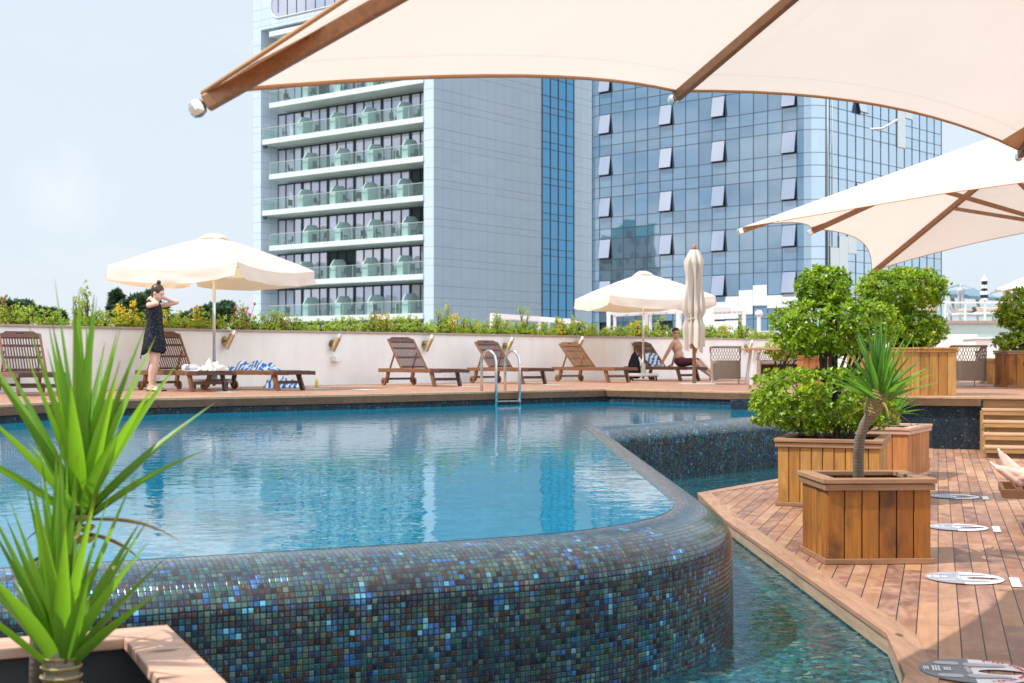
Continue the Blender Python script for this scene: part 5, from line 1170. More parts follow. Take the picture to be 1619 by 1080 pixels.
sh=[('s',(-.005,0,zs+.12),(.145,.180,.105)),('c',(.01,-.09,zs+.09),(.32,-.112,zs+.115),.098,.082),('c',(.01,.10,zs+.09),(.34,.128,zs+.115),.098,.082)]
body('shorts',sh,M['shorts'],t,.011,4)
m=MB(); mm=MB(); mm.sphere((0,0,0),(.100,.080,.080),16,12); m.add([W(*(Vector(v)+Vector((-.022,0,.058)))) for v in mm.v],mm.f); obj('hair',m,M['hair_d'],t,smooth=True)
m=MB()
for y in (-.033,.033):
    m.loft([[W(.086-abs(y+q*.03)*.28,y+q*.030,.012+.021*r_*(1-.25*q*q)) for q in (-1,-.6,0,.6,1)] for r_ in (-1,1)],closed=False)
m.beam(W(.09,-.012,.02),W(.09,.012,.02),.006,.006)
for y in (-.07,.07): m.beam(W(.07,y*.93,.02),W(-.03,y*1.12,.014),.004,.008)
g=obj('sunglasses',m,M['black'],t); s_=g.modifiers.new('s','SOLIDIFY'); s_.thickness=.004
for y,ax in ((-.09,.72),(.10,.76)):
    m=MB(); c0=Vector((ax-.02,y*1.25,.035)); c1=Vector((ax+.24,y*1.3,.085)); m.beam(c0,c1,.10,.022); mid=c0.lerp(c1,.55); m.loft([[mid+Vector((dx_,.052*math.cos(a),.012+.072*math.sin(a))) for a in [math.pi*q/10 for q in range(11)]] for dx_ in (-.035,.05)],closed=False)
    o=obj('sandal',m,M['black'],t); s_=o.modifiers.new('s','SOLIDIFY'); s_.thickness=.008
# --- person lying on the foreground lounger, only the bare feet in frame
def lying(label,L_,sk='skin_pale',shortsmat='cloth_b',dzs=0.0):
    Mx=LOCS[L_.name]; o=Mx@Vector((1.93,0,.315)); t=thing('person',label,'person',o,L_.rotation_euler.z+math.pi)
    pr,W,rot=head((1.62,0,.13),(-.15,0,1),up=(1,0,0)); z=.03
    pr+=[('c',(1.50,0,.10),(1.40,0,.11),.05,.06),('s',(1.22,0,.12),(.20,.165,.105)),('s',(.95,0,.115),(.18,.14,.10)),('s',(.82,0,.115),(.14,.165,.105)),('c',(1.35,-.17,.12),(1.35,.17,.12),.055,.055)]
    for s_ in (-1,1):
        pr+=[('c',(1.34,.19*s_,.11),(1.08,.25*s_,.08),.048,.038),('c',(1.08,.25*s_,.08),(.84,.24*s_,.06),.037,.027)]+hand((.84,.24*s_,.06),(-1,0,-.05),(0,0,-1),.18,.3,s_)
        y=(-.15 if s_<0 else .17); tw=.02 if s_<0 else -.10
        pr+=[('c',(.80,.09*s_,.10),(.44,y,.10),.088,.060),('c',(.44,y,.10),(.27,y,.075),.058,.058),('c',(.30,y,.08),(.05,y,.062),.057,.036)]
        pr+=foot((.055,y,.075),((-.09,y-.03,.19) if s_<0 else (-.02,y+.05,.25)),up=((.75,0,.65) if s_<0 else (1.0,0,.3)))
    body('body',pr,M[sk],t,.0055,3)
    body('swim_shorts',[('s',(.83,0,.115),(.155,.18,.115)),('c',(.80,-.09,.10),(.60,-.115,.10),.10,.088),('c',(.80,.09,.10),(.60,.10,.10),.10,.088)],M[shortsmat],t,.012,4)
    m=MB(); mm=MB(); mm.sphere((0,0,0),(.100,.082,.085),14,10); m.add([W(*(Vector(v)+Vector((-.028,0,.04)))) for v in mm.v],mm.f); obj('hair',m,M['hair'],t,smooth=True)
    return t
lying('person lying at the right edge of whom only the bare feet show',lf)
# ------------------------------------------------------------------ buildings
t=NT('tower_cladding'); v=t.coord(); x,y,z=t.sep(v)
u=t.math('DIVIDE',t.math('ADD',x,y),1.22); fu=t.math('FRACT',u); vz=t.math('FRACT',t.math('DIVIDE',t.math('SUBTRACT',z,4.1),3.4))
lu=t.math('LESS_THAN',fu,.03)
lz=t.math('LESS_THAN',vz,.012)
for q in (.19,.49): lz=t.math('MAXIMUM',lz,t.math('LESS_THAN',t.math('ABSOLUTE',t.math('SUBTRACT',vz,q)),.007))
ln_=t.math('MAXIMUM',t.math('MULTIPLY',lu,.75),lz)
rnd=t.white(t.comb(t.math('FLOOR',u),t.math('FLOOR',t.math('DIVIDE',t.math('SUBTRACT',z,4.1),1.13)),1.0))
cc=t.mix(rnd,(.58,.675,.80),(.62,.71,.83)); cc=t.mix(t.math('MULTIPLY',t.noise(v,.25,3),.12),cc,(.5,.55,.62))
M['clad']=t.done(t.pbsdf(t.mix(t.math('MULTIPLY',ln_,.55),cc,(.16,.19,.24)),.30,.06,None,.5))
def glass_wall(name,base,refl,rough=.02,scale=.35,add=.34,var=.25):
    t=NT(name); ri=t.geo('Random Per Island'); v=t.coord()
    c=t.mix(ri,tuple(q*(1-var) for q in base),tuple(q*(1+var) for q in base))
    fr=t.n('ShaderNodeFresnel'); fr.inputs['IOR'].default_value=2.1
    nm=t.bump(t.noise(v,scale,2),.10,.05)
    gl=t.n('ShaderNodeBsdfGlossy'); gl.inputs['Roughness'].default_value=rough; gl.inputs[0].default_value=refl+(1,); t.l(nm,gl.inputs['Normal'])
    d=t.n('ShaderNodeBsdfDiffuse'); t.l(c,d.inputs[0])
    mx=t.n('ShaderNodeMixShader'); t.l(t.math('ADD',t.math('MULTIPLY',fr.outputs[0],.8),add,clamp=True),mx.inputs[0]); t.l(d.outputs[0],mx.inputs[1]); t.l(gl.outputs[0],mx.inputs[2])
    return t.done(mx.outputs[0])
M['gw']=glass_wall('blue_curtain_glass',(.09,.17,.25),(.78,.88,.98))
M['gw_s']=glass_wall('deep_blue_strip_glass',(.010,.10,.22),(.17,.40,.62))
M['gw_o']=glass_wall('sky_toned_open_window_glass',(.36,.39,.50),(.80,.84,.92))  # facade glass made paler: the tilted panes' brighter sky reflection put into the colour
M['mull']=simple('dark_mullion',(.07,.10,.135),.45,var=.1)
M['frame_d']=simple('dark_window_frame',(.018,.03,.04),.4,var=.1)
M['pane']=glass_wall('curtained_window',(.72,.69,.80),(.86,.85,.95),add=.42,var=.4)
M['mint']=simple('mint_balcony_screen',(.42,.58,.56),.5,var=.05)
M['slab']=simple('pale_green_balcony_edge',(.66,.73,.72),.5,var=.05)
t=NT('balustrade_glass'); tr=t.n('ShaderNodeBsdfTransparent'); tr.inputs[0].default_value=(.95,.985,.98,1); d=t.pbsdf((.38,.52,.51),.12,0,None,.6); mx=t.n('ShaderNodeMixShader'); mx.inputs[0].default_value=.09; t.l(tr.outputs[0],mx.inputs[1]); t.l(d,mx.inputs[2])
M['bal']=t.done(mx.outputs[0])
M['white_c']=simple('white_cladding',(.74,.75,.76),.45,var=.04,scale=1)
K=Vector((-6.72,116.96,0)); A1=R(142); d1=V2(math.cos(A1),math.sin(A1)); d2=V2(math.sin(A1),-math.cos(A1))
GZ=-12.0
def apx(px,b=0.0):    # a on the left face whose image column is px
    r=(px-CX)/F; o=K+d2*b; return (r*o.y-o.x)/(d1.x-r*d1.y)
def bpx(px): r=(px-CX)/F; return (r*K.y-K.x)/(d2.x-r*d2.y)
tw=thing('hotel_tower','white hotel tower with glass-railed balconies and a blue glass strip on its shaded side','building',(K.x,K.y,GZ),A1)
LZ=lambda z:z-GZ
def lb(m,a0,a1,b0,b1,z0,z1,mi=0): m.box(((a0+a1)/2,-(b0+b1)/2,LZ((z0+z1)/2)),(abs(a1-a0),abs(b1-b0),abs(z1-z0)),None,mi)
aP=apx(670); aF=apx(412.5); aE=apx(400); RB=2.3; ZT=32.6; TOP=50
m=MB(); lb(m,0,aE,RB,bpx(936),GZ,TOP); obj('wall',m,M['clad'],tw)
m=MB(); lb(m,0,aP,0,RB,GZ,TOP); obj('wall',m,M['clad'],tw)
m=MB(); lb(m,aF,aE,0,RB,GZ,TOP); obj('wall',m,M['clad'],tw)
m=MB(); lb(m,aP,aF,0,RB,ZT,TOP); obj('wall',m,M['clad'],tw)
SZ0=5.03
random.seed(11)
for k in range(-2,9):
    zs_=SZ0+3.4*k; ae=apx(416) if k%2 else apx(427)
    m=MB(); lb(m,aP+.002,ae,-.12,RB-.002,zs_-.48,zs_); sb=obj('balcony_slab',m,M['slab'],tw)
    if k>7: continue
    # railing
    m=MB(); lb(m,aP,ae,-.08,-.03,zs_+1.06,zs_+1.11)
    n=12
    for i in range(n+1):
        a=aP+.05+(ae-aP-.1)*i/n; lb(m,a-.018,a+.018,-.03,.01,zs_+.02,zs_+1.06)
    lb(m,ae-.05,ae,-.03,1.9,zs_+1.06,zs_+1.10); rl=obj('balcony_railing',m,M['alu'],tw)
    m=MB(); lb(m,aP+.02,ae-.02,-.075,-.06,zs_+.03,zs_+1.05); lb(m,ae-.02,ae-.005,-.06,1.9,zs_+.03,zs_+1.05); obj('glass',m,M['bal'],rl)
    # windows: six per storey, three panes each
    a0,a1=aP+.05,apx(440,RB); nb=6; bw=(a1-a0)/nb; z0,z1=zs_+.03,zs_+3.4-.62
    for i in range(nb):
        m=MB(); s0=a0+bw*i
        lb(m,s0,s0+.16,RB-.14,RB-.01,z0,z1); lb(m,s0+bw-.12,s0+bw,RB-.14,RB-.01,z0,z1)
        for j in (1,2): lb(m,s0+bw*j/3-.045,s0+bw*j/3+.045,RB-.13,RB-.012,z0,z1)
        lb(m,s0+.16,s0+bw-.12,RB-.12,RB-.013,z1-.14,z1-.002); lb(m,s0+.16,s0+bw-.12,RB-.12,RB-.014,z0,z0+.08)
        wf=obj('window',m,M['frame_d'],tw)
        m=MB()
        for j in range(3): lb(m,s0+bw*j/3+.05,s0+bw*(j+1)/3-.05,RB-.06,RB-.03,z0+.085,z1-.145)
        obj('pane',m,M['frame_d'] if (i==0 and k in (2,3) or random.random()<.03) else M['pane'],wf)
    # mint screens between the rooms
    for px in (470,521,572,627):
        a=apx(px+(8 if k%2==0 else 0)); m=MB(); prf=[(.12,0.01),(.12,1.15),(.62,1.78),(1.75,1.85),(RB-.15,1.55),(RB-.15,.01)]
        m.add([(a+o_,-b,LZ(zs_+z)) for o_ in (0,.10) for b,z in prf],[(0,1,2,3,4,5)[::-1],(6,7,8,9,10,11)]+[(i,(i+1)%6,6+(i+1)%6,6+i) for i in range(6)])
        # the screen's folded front wing
        m.box((a-.30,-.16,LZ(zs_+.60)),(.62,.05,1.16)); obj('balcony_screen',m,M['mint'],tw)
    if k<0: continue
m=MB(); lb(m,aF-.001,aF-.25,-.0,.3,3.9,4.2)
for k in range(-1,8,2): lb(m,aF-.03,aF-.28,.25,.55,SZ0+3.4*k-.72,SZ0+3.4*k-.42)
obj('wall_lamp',m,M['mull'],tw)
# rounded openings high on the left face
def rrect(w_,h_,r_,n=6):
    o=[]
    for cx_,cy_,a0 in ((w_/2-r_,h_/2-r_,0),(-w_/2+r_,h_/2-r_,90),(-w_/2+r_,-h_/2+r_,180),(w_/2-r_,-h_/2+r_,270)):
        o+=[(cx_+r_*math.cos(R(a0+90*i/n)),cy_+r_*math.sin(R(a0+90*i/n))) for i in range(n+1)]
    return o
for zc in (33.6,38.1,42.6):
    m=MB(); pr=rrect(18.2,2.5,1.1); ac=(aP+aF)/2-.2; n=len(pr)
    m.add([(ac+x_,.03,LZ(zc+1.1+y_)) for x_,y_ in pr],[tuple(range(n))]); f=obj('window',m,M['pane'],tw)
    m=MB(); m.loft([[(ac+x_*s_,yy,LZ(zc+1.1+y_*s2)) for x_,y_ in pr] for s_,s2,yy in ((1.0,1.0,.02),(1.0,1.0,.09),(1.012,1.07,.09),(1.012,1.07,.02))],caps=False); obj('frame',m,M['white_c'],f)
    m=MB()
    for i in range(14): m.box((ac-8.2+i*1.26,.045,LZ(zc+1.1)),(.07,.03,2.4 if 0<i<13 else 1.6))
    obj('mullions',m,M['frame_d'],f)
# glass strip on the shaded side
def panel_grid(m,O,ux,n_,cols,rows,rnd,tilt=.004,skip=None):
    O=Vector(O); ux=Vector(ux); n_=Vector(n_)
    for i,(c0,c1) in enumerate(cols):
        for j,(r0,r1) in enumerate(rows):
            if skip and skip(i,j): continue
            w_=c1-c0; h_=r1-r0; tx=rnd.gauss(0,tilt); tz=rnd.gauss(0,tilt)
            vs=[]
            for s,q in ((0,0),(1,0),(1,1),(0,1)): vs.append(O+ux*(c0+w_*s)+Vector((0,0,r0+h_*q))+n_*((s-.5)*w_*tx+(q-.5)*h_*tz))
            m.add(vs,[(0,1,2,3)])
rr=random.Random(5)
b0,b1=bpx(857),bpx(907); cols=[(b0+(b1-b0)*i/4+.02,b0+(b1-b0)*(i+1)/4-.02) for i in range(4)]
rows=[]
for k in range(-5,14):
    zb=4.1+3.4*k
    for q0,q1 in ((0,.19),(.19,.49),(.49,1.0)): rows.append((LZ(zb+3.4*q0)+.02,LZ(zb+3.4*q1)-.02))
m=MB(); panel_grid(m,(-.03,0,0),(0,-1,0),(-1,0,0),cols,rows,rr,.001); gs=obj('glass_strip',m,M['gw_s'],tw,recalc=False)
m=MB()
for i in range(5): b=b0+(b1-b0)*i/4; m.box((-.045,-b,LZ(16)),(.07,.07,68))
for r0,r1 in rows: m.box((-.04,-(b0+b1)/2,r0-.02),(.06,b1-b0,.06))
obj('mullions',m,M['mull'],gs)
# furniture on the balconies
cp=MB()
for x_,y_,z_,sx,sy,sz in ((0,0,.42,.48,.46,.06),(0,-.22,.68,.46,.05,.50),(-.22,0,.55,.04,.42,.04),(.22,0,.55,.04,.42,.04),(-.21,.19,.28,.04,.04,.56),(.21,.19,.28,.04,.04,.56),(-.21,-.2,.3,.04,.04,.6),(.21,-.2,.3,.04,.04,.6)): cp.box((x_,y_,z_),(sx,sy,sz))
chair=obj('balcony_chair',cp,M['frame_d']); first=True
for k in range(0,7):
    zs_=SZ0+3.4*k
    for px in (446,487,508,538,560,590,612,645,660):
        a=apx(px)+random.uniform(-.25,.25); b=random.uniform(.5,1.3); q=K+d1*a+d2*b
        o=chair if first else chair.copy()
        if not first: col.objects.link(o)
        first=False; o.location=(q.x,q.y,zs_+.005); o.rotation_euler=(0,0,random.uniform(0,6.28)); tag(o,'small dark chair on a hotel tower balcony behind the glass railing','chair','dark chairs on the hotel balconies')
# ------------------------------------------------------------------ glass building
G0=Vector(((957-CX)*111.3/F,111.3,0)); G1=Vector(((1248-CX)*99.2/F,99.2,0)); e1=(G1-G0).normalized(); e2=V2(-e1.y,e1.x); AG=math.atan2(e1.y,e1.x)
def xg(px): r=(px-CX)/F; return (r*G0.y-G0.x)/(e1.x-r*e1.y)
x0=xg(948); bay=(xg(1260)-x0)/15; G0=G0+e1*(x0); 
def xg(px): r=(px-CX)/F; return (r*G0.y-G0.x)/(e1.x-r*e1.y)
gb=thing('glass_building','blue mirror-glass office building with tilted-open windows and stepped white panels','building',(G0.x,G0.y,GZ),AG)
XL=bay*15; RC=1.6; YD=18.6; rr=random.Random(9)
rows=[];big=[]
for k in range(-6,12):
    zb=9.22+3.4*k
    for i,(q0,q1) in enumerate(((0,1.66),(1.66,2.49),(2.49,3.4))):
        rows.append((LZ(zb+q0)+.02,LZ(zb+q1)-.02))
cols=[(bay*i+.02,bay*(i+1)-.02) for i in range(15)]
openc={0,5,9,14}
# dark body just behind the glass
m=MB(); TOPG=48.0
body_=[(0,.12)]+[(XL,.12)]+[(XL+RC*math.sin(a)-.0,.12+RC-RC*math.cos(a)-.0) for a in [math.pi/2*i/6 for i in range(1,7)]]+[(XL+RC,YD),(-RC,YD)]+[(-RC*math.cos(a),.12+RC-RC*math.sin(a)) for a in [math.pi/2*i/6 for i in range(0,6)]]
ins=[(x_,y_) for x_,y_ in body_]
m.prism(ins,0,LZ(TOPG)); obj('core',m,M['frame_d'],gb)
m=MB(); panel_grid(m,(0,0,0),(1,0,0),(0,-1,0),cols,rows,rr,.003,skip=lambda i,j:(i in openc and j%3==0)); cw=obj('curtain_wall',m,M['gw'],gb,recalc=False)
m=MB(); colr=[(RC+bay*i+.02,RC+bay*(i+1)-.02) for i in range(14)]
panel_grid(m,(XL+RC+.12,0,0),(0,1,0),(1,0,0),colr,rows,rr,.003); obj('curtain_wall',m,M['gw'],gb,recalc=False)
# rounded corner glass
for cx_,a_0,a_1 in ((XL,0,90),(0,0,-90)):
    m=MB()
    for r0,r1 in rows:
        n=5
        for i in range(n):
            p_=[]
            for a,z in ((i,r0),(i+1,r0),(i+1,r1),(i,r1)):
                an=R(a_0+(a_1-a_0)*a/n); p_.append((cx_+(RC+.12)*math.sin(an),RC-(RC)*math.cos(an),z))
            m.add(p_,[(0,1,2,3) if a_1>0 else (3,2,1,0)])
    obj('corner_glass',m,M['gw'],gb,recalc=False)
m=MB()
for i in range(16): m.box((bay*i,-.012,LZ(16)),(.035,.05,66))
for r0,r1 in rows: m.box((XL/2,-.008,r0-.02),(XL,.05,.035))
for i in range(15): m.box((XL+RC+.13,RC+bay*i,LZ(16)),(.05,.035,66))
for r0,r1 in rows: m.box((XL+RC+.128,RC+7*bay,r0-.02),(.05,14*bay,.035))
for r0,r1 in rows:
    for cx_,a_0,a_1 in ((XL,0,90),(0,0,-90)): m.tube([(cx_+(RC+.135)*math.sin(R(a_0+(a_1-a_0)*a/5)),RC-(RC+.015)*math.cos(R(a_0+(a_1-a_0)*a/5)),r0-.02) for a in range(6)],.022,4)
obj('mullions',m,M['mull'],gb)
m=MB()
for y_,w_ in ((RC+.1,.16),(RC+.75,.10)): m.tube([(XL+RC+.12,y_-.4,LZ(-8)),(XL+RC+.12,y_-.4,LZ(TOPG))],w_*.5,10)
obj('corner_pipe',m,M['steel'],gb,smooth=True)
def opener(O,ux,n_,c0,c1,r0,r1,ang):
    """top-hung sash swung outward"""
    O=Vector(O);ux=Vector(ux);n_=Vector(n_); a=R(ang); h=r1-r0
    up=Vector((0,0,1)); dn=-up*math.cos(a)+n_*math.sin(a); fn=n_*math.cos(a)+up*math.sin(a)
    top=O+ux*c0+up*(r1)+n_*.05; w_=c1-c0
    m=MB(); P_=lambda s,q,o:top+ux*s+dn*q+fn*o
    m.add([P_(0,0,0),P_(w_,0,0),P_(w_,h,0),P_(0,h,0),P_(0,0,-.08),P_(w_,0,-.08),P_(w_,h,-.08),P_(0,h,-.08)],[(0,1,5,4),(1,2,6,5),(2,3,7,6),(3,0,4,7),(7,6,5,4)])
    f=obj('open_window',m,M['frame_d'],gb)
    m=MB(); m.add([P_(.03,.03,.004),P_(w_-.03,.03,.004),P_(w_-.03,h-.04,.004),P_(.03,h-.04,.004)],[(3,2,1,0)]); obj('pane',m,M['gw_o'],f,recalc=False)
for k in range(-1,7):
    zb=LZ(9.22+3.4*k)
    for c in sorted(openc): opener((0,0,0),(1,0,0),(0,-1,0),bay*c+.03,bay*(c+1)-.03,zb+.03,zb+1.63,9)
for k,c in ((5,3),(3,3),(1,3),(0,5),(4,8),(5,11)):
    zb=LZ(9.22+3.4*k); opener((XL+RC+.12,0,0),(0,1,0),(1,0,0),RC+bay*c+.03,RC+bay*(c+1)-.03,zb+.03,zb+1.63,12)
# stepped white panels
def zpx(py,x): q=G0+e1*x; return CZ+(HY-py)*q.y/F
for c,yt,yb in ((7,497,520),(8,484,521),(9,478,505),(10,469,504),(11,459,497),(12,451,483),(13,467,487),(14,467,490),(9,508,560),(10,507,524)):
    x_=bay*(c+.5); m=MB(); zt_,zb_=zpx(yt,x_),zpx(yb,x_); m.box((x_,-.045,LZ((zt_+zb_)/2)),(bay-.03,.10,zt_-zb_)); obj('white_panel',m,M['white_c'],gb)
for c,z0,z1 in ((0,6.3,9.2),(1,7.2,10.1),(2,8.9,10.3),(8,17.6,21.0),(9,20.0,22.5),(10,21.8,24.2),(11,22.5,24.8),(12,24.5,27.5),(13,24.5,26.5)):
    m=MB(); m.box((XL+RC+.165,RC+bay*(c+.5),LZ((z0+z1)/2)),(.10,bay-.03,z1-z0)); obj('white_panel',m,M['white_c'],gb)
m=MB(); m.box((XL+.2,.02,LZ(3.5)),(2.6,.3,6.0)); obj('white_panel',m,M['white_c'],gb)
# stone block mirrored in the glass facade (stands outside the frame)
st=thing('stone_tower','beige stone tower with small windows seen mirrored in the glass office facade','building',(-141,91,GZ))
SMt=simple('grey_beige_stone',(.22,.19,.165),.8,var=.15,scale=.6); TE=simple('teal_roof',(.03,.22,.24),.5,var=.1)
m=MB(); m.box((0,0,17.8),(9,10.6,35.6)); obj('wall',m,SMt,st)
m=MB(); m.box((-.3,-1.4,37.2),(7.5,6.6,3.2)); obj('roof',m,TE,st)
m=MB(); m.box((.2,6.2,13.5),(8,1.8,27)); obj('wing',m,SMt,st)
for z in range(10,35,3):
    for y in (-4,-2,0,2,4):
        m=MB(); m.box((4.53,y,z+.8),(.06,.8,1.5)); obj('window',m,M['frame_d'],st)
# ------------------------------------------------------------------ terrace behind the wall: pergolas, parapets
def pergola(label,pts_top,posts,Y,z0=-1.0,grp='white pergola frames beyond the hedge'):
    q0=Q(*pts_top[0],Y); t=thing('pergola',label,'pergola',(q0.x,Y,z0),0,grp)
    a=[Q(px,py,Y+dy) for (px,py),dy in zip(pts_top,[0,2.0,2.0])]
    m=MB()
    for p_,q_ in zip(a,a[1:]): m.beam(p_,q_,.16,.20)
    bk=[p_+Vector((.5,3.2,-.0)) for p_ in a]
    for p_,q_ in zip(bk,bk[1:]): m.beam(p_,q_,.14,.16)
    for f in range(8):
        s=f/7*(len(a)-1); i=min(int(s),len(a)-2); p_=a[i].lerp(a[i+1],s-i); q_=bk[i].lerp(bk[i+1],s-i); m.beam(p_+Vector((0,0,.02)),q_+Vector((0,0,.02)),.06,.10)
    obj('roof_beams',m,M['white'],t,world=True)
    for px in posts:
        s=(px-pts_top[0][0])/(pts_top[-1][0]-pts_top[0][0])*(len(a)-1); s=min(max(s,0),len(a)-1-1e-4); i=int(s); p_=a[i].lerp(a[i+1],s-i)
        m=MB(); m.box((p_.x,p_.y,(p_.z+z0)/2-.05),(.15,.15,p_.z-z0)); obj('post',m,M['white'],t,world=True)
        q_=bk[i].lerp(bk[i+1],s-i); m=MB(); m.box((q_.x,q_.y,(q_.z+z0)/2-.05),(.12,.12,q_.z-z0)); obj('post',m,M['white'],t,world=True)
pergola('white pergola frame rising over the hedge in front of the hotel tower',[(777,499),(850,504),(905,508)],(777,845,880),58)
pergola('white pergola frame behind the white umbrella and the seated man',[(961,494),(1040,490),(1100,488)],(962,1014,1067,1099),56)
pergola('smaller white pergola frame between the folded umbrella and the tiered bush',[(1125,490),(1150,489),(1177,488)],(1126,1176),54)
t=thing('parapet_wall','low white wall of the terrace beyond the hedge near the pergolas','wall',(17,62,-1)); m=MB(); m.box((13.5,62,.7),(14,.4,3.4)); obj('wall_body',m,M['white_c'],t,world=True,bevel=.03)
q=Q(1200,500,50); t=thing('lamp_post','short white lamp post with a rounded head by the terrace beyond the hedge','lamp',(q.x,q.y,-1)); m=MB(); m.tube([(q.x,q.y,-1),(q.x,q.y,q.z)],.07,10); obj('post',m,M['white'],t,world=True); m=MB(); m.sphere((q.x,q.y,q.z+.1),(.15,.15,.13),12,8); obj('lamp_head',m,M['white'],t,world=True,smooth=True)
# right: white garden walls of the raised deck
def blockwall(label,px0,px1,pyt,Y,dep=.5,cap=True):
    a=Q(px0,pyt,Y); b=Q(px1,pyt,Y); t=thing('garden_wall',label,'wall',((a.x+b.x)/2,Y,ZU)); m=MB(); m.box(((a.x+b.x)/2,Y+dep/2,(ZU-.2+a.z)/2),(b.x-a.x,dep,a.z-ZU+.2)); obj('wall_body',m,M['wall'],t,world=True,bevel=.02)
    if cap: m=MB(); m.box(((a.x+b.x)/2,Y+dep/2,a.z+.03),(b.x-a.x+.08,dep+.08,.055)); obj('coping',m,M['white_c'],t,world=True,bevel=.01)
blockwall('white garden wall stretch behind the long planter box',1300,1546,529,37.5,.4,False)
blockwall('white square garden wall pillar right of the wicker armchair',1541,1568,537,34,.9)
blockwall('white garden wall stretch behind the small pale planter box at the right edge',1568,1700,533,36,.4,False)
# far terrace with bathers
AQ=simple('aqua_terrace_face',(.50,.66,.64),.3,var=.08,scale=.8)
a=Q(1440,508,45); b=Q(1760,508,45)
t=thing('far_terrace','distant raised terrace with a pale aqua face and bathers behind a glass railing','terrace',(a.x,45,-3)); m=MB(); m.box(((a.x+b.x)/2,51,(a.z-3)/2-.04),(b.x-a.x,12,a.z+3-.08)); obj('base_wall',m,AQ,t,world=True)
m=MB(); m.box(((a.x+b.x)/2,51,a.z-.03),(b.x-a.x+.1,12.15,.1)); obj('deck_edge',m,M['capst'],t,world=True)
zt_=CZ+(HY-478)*45/F; m=MB(); m.box(((a.x+b.x)/2,45.15,zt_),(b.x-a.x,.06,.06))
for px in (1465,1494,1526,1557,1588): q=Q(px,478,45.15); m.box((q.x,45.15,(q.z+a.z)/2),(.06,.05,q.z-a.z))
rl=obj('railing',m,M['white'],t,world=True); LOCS[rl.name]=LOCS[t.name]; m=MB(); m.box(((a.x+b.x)/2,45.15,(zt_+a.z)/2),(b.x-a.x,.015,zt_-a.z-.12)); obj('glass',m,M['bal'],rl,world=True)
tz=a.z+.02
lies=[o for o in bpy.data.objects if o.get('label','').startswith('person lying')][0]
for px,Y,lab,plab,rz in ((1505,48,'white sunbed under the reclining bather beside the grey folded umbrella on the far terrace','tiny bather lying on the far terrace beside the grey folded umbrella',.25),(1545,47,'white sunbed under the bather below the striped folded umbrella on the far terrace','tiny bather lying on the far terrace below the striped folded umbrella',.1)):
    q=Q(px,500,Y); sb=thing('sunbed',lab,'sunbed',(q.x,Y,tz),rz)
    m=MB(); m.box((1.0,0,.30),(2.0,.7,.10)); obj('mattress',m,M['white'],sb,bevel=.03)
    for x_ in (.15,1.85):
        for y_ in (-.3,.3): m=MB(); m.box((x_,y_,.125),(.06,.06,.25)); obj('leg',m,M['alu'],sb)
    dup(lies,(q.x+.1,Y,tz+.36),rz,plab)
def stripes(label,px,yt,yb,Y,z0,mats,rows,r=.17,name='striped_umbrella',grp=None):
    q=Q(px,yt,Y); closed_umbrella(label,(q.x,q.y),z0,q.z,Q(px,yb,Y).z,r,mats,M['white'],.5,rows=rows,n=24,name=name,grp=grp,folds=6,tie=False)
SD=simple('dark_stripe_canvas',(.02,.025,.04),.9,var=.1); SG=simple('grey_blue_canvas',(.38,.43,.48),.9,var=.1)
stripes('black and white striped folded umbrella standing free on the far terrace',1556.5,439,476,47,tz,[M['white'],SD],7,.10)
stripes('black and white striped folded umbrella half hidden behind the bush foliage on the far terrace',1484,452,480,48,tz,[M['white'],SD],6,.11)
stripes('plain grey folded umbrella on the far terrace between the striped ones',1518.5,454,497,49,tz,[SG,SG],1,.15,'folded_umbrella')
c=Q(1464,430,30); closed_umbrella('pale pinkish folded umbrella behind the right side of the deck bush',(c.x,c.y),ZU,c.z,Q(1464,496,30).z,.22,M['canopy_c'],M['beam'],.95,n=30)
# slate coloured cantilever umbrella
q=Q(1540,462,50); t=thing('cantilever_umbrella','slate blue cantilever umbrella open on the far terrace','umbrella',(q.x,q.y,tz)); SB=simple('slate_canvas',(.15,.24,.30),.8,var=.08)
l=Q(1503,465,49); r_=Q(1581,471,49); m=MB(); hh=Q(1540,456,50)
m.add([hh,l,r_,r_+Vector((.2,3,.2)),l+Vector((.2,3,.2))],[(0,1,2),(0,2,3),(0,3,4),(0,4,1)]); m.add([l,r_,r_+Vector((0,0,-.12)),l+Vector((0,0,-.12))],[(0,1,2,3)]); o=obj('canopy',m,SB,t,world=True)
m=MB(); m.beam(Q(1488,459,50.5),Q(1518,450,50.5),.07,.07); m.beam(Q(1518,450,50.5),hh,.06,.06); m.beam(Q(1518,450,50.5),Q(1519,500,50.5),.10,.10); m.beam(Q(1505,470,50.4),Q(1512,500,50.4),.12,.12); m.beam(Q(1544,470,50.4),Q(1550,496,50.4),.09,.09); obj('arm',m,SG,t,world=True)
q=Q(1585,457,52); t=thing('umbrella_mast','bare leaning grey umbrella arm on the far terrace at right','umbrella',(q.x,q.y,tz)); m=MB(); m.beam(Q(1589,457,52),Q(1566,464,52),.07,.07); m.beam(Q(1589,457,52),Q(1590,500,52),.11,.11); obj('arm',m,SG,t,world=True)
q=Q(1625,436,41); t=thing('parasol','white scalloped parasol cut off by the right edge of the photo','umbrella',(q.x,q.y,tz)); m=MB(); rings=[]
for f in (0.02,.35,.7,1.0): rings.append([Vector((q.x+f*.95*math.cos(2*math.pi*j/32),q.y+f*.95*math.sin(2*math.pi*j/32),q.z-.38*f-.05*f*f+(.03*math.cos(16*math.pi*j/32) if f==1 else 0))) for j in range(32)])
m.loft(rings,caps=False); obj('canopy',m,M['white'],t,world=True,smooth=True); m=MB(); m.tube([(q.x,q.y,tz-2),(q.x,q.y,q.z)],.03,8); obj('pole',m,M['alu'],t,world=True)
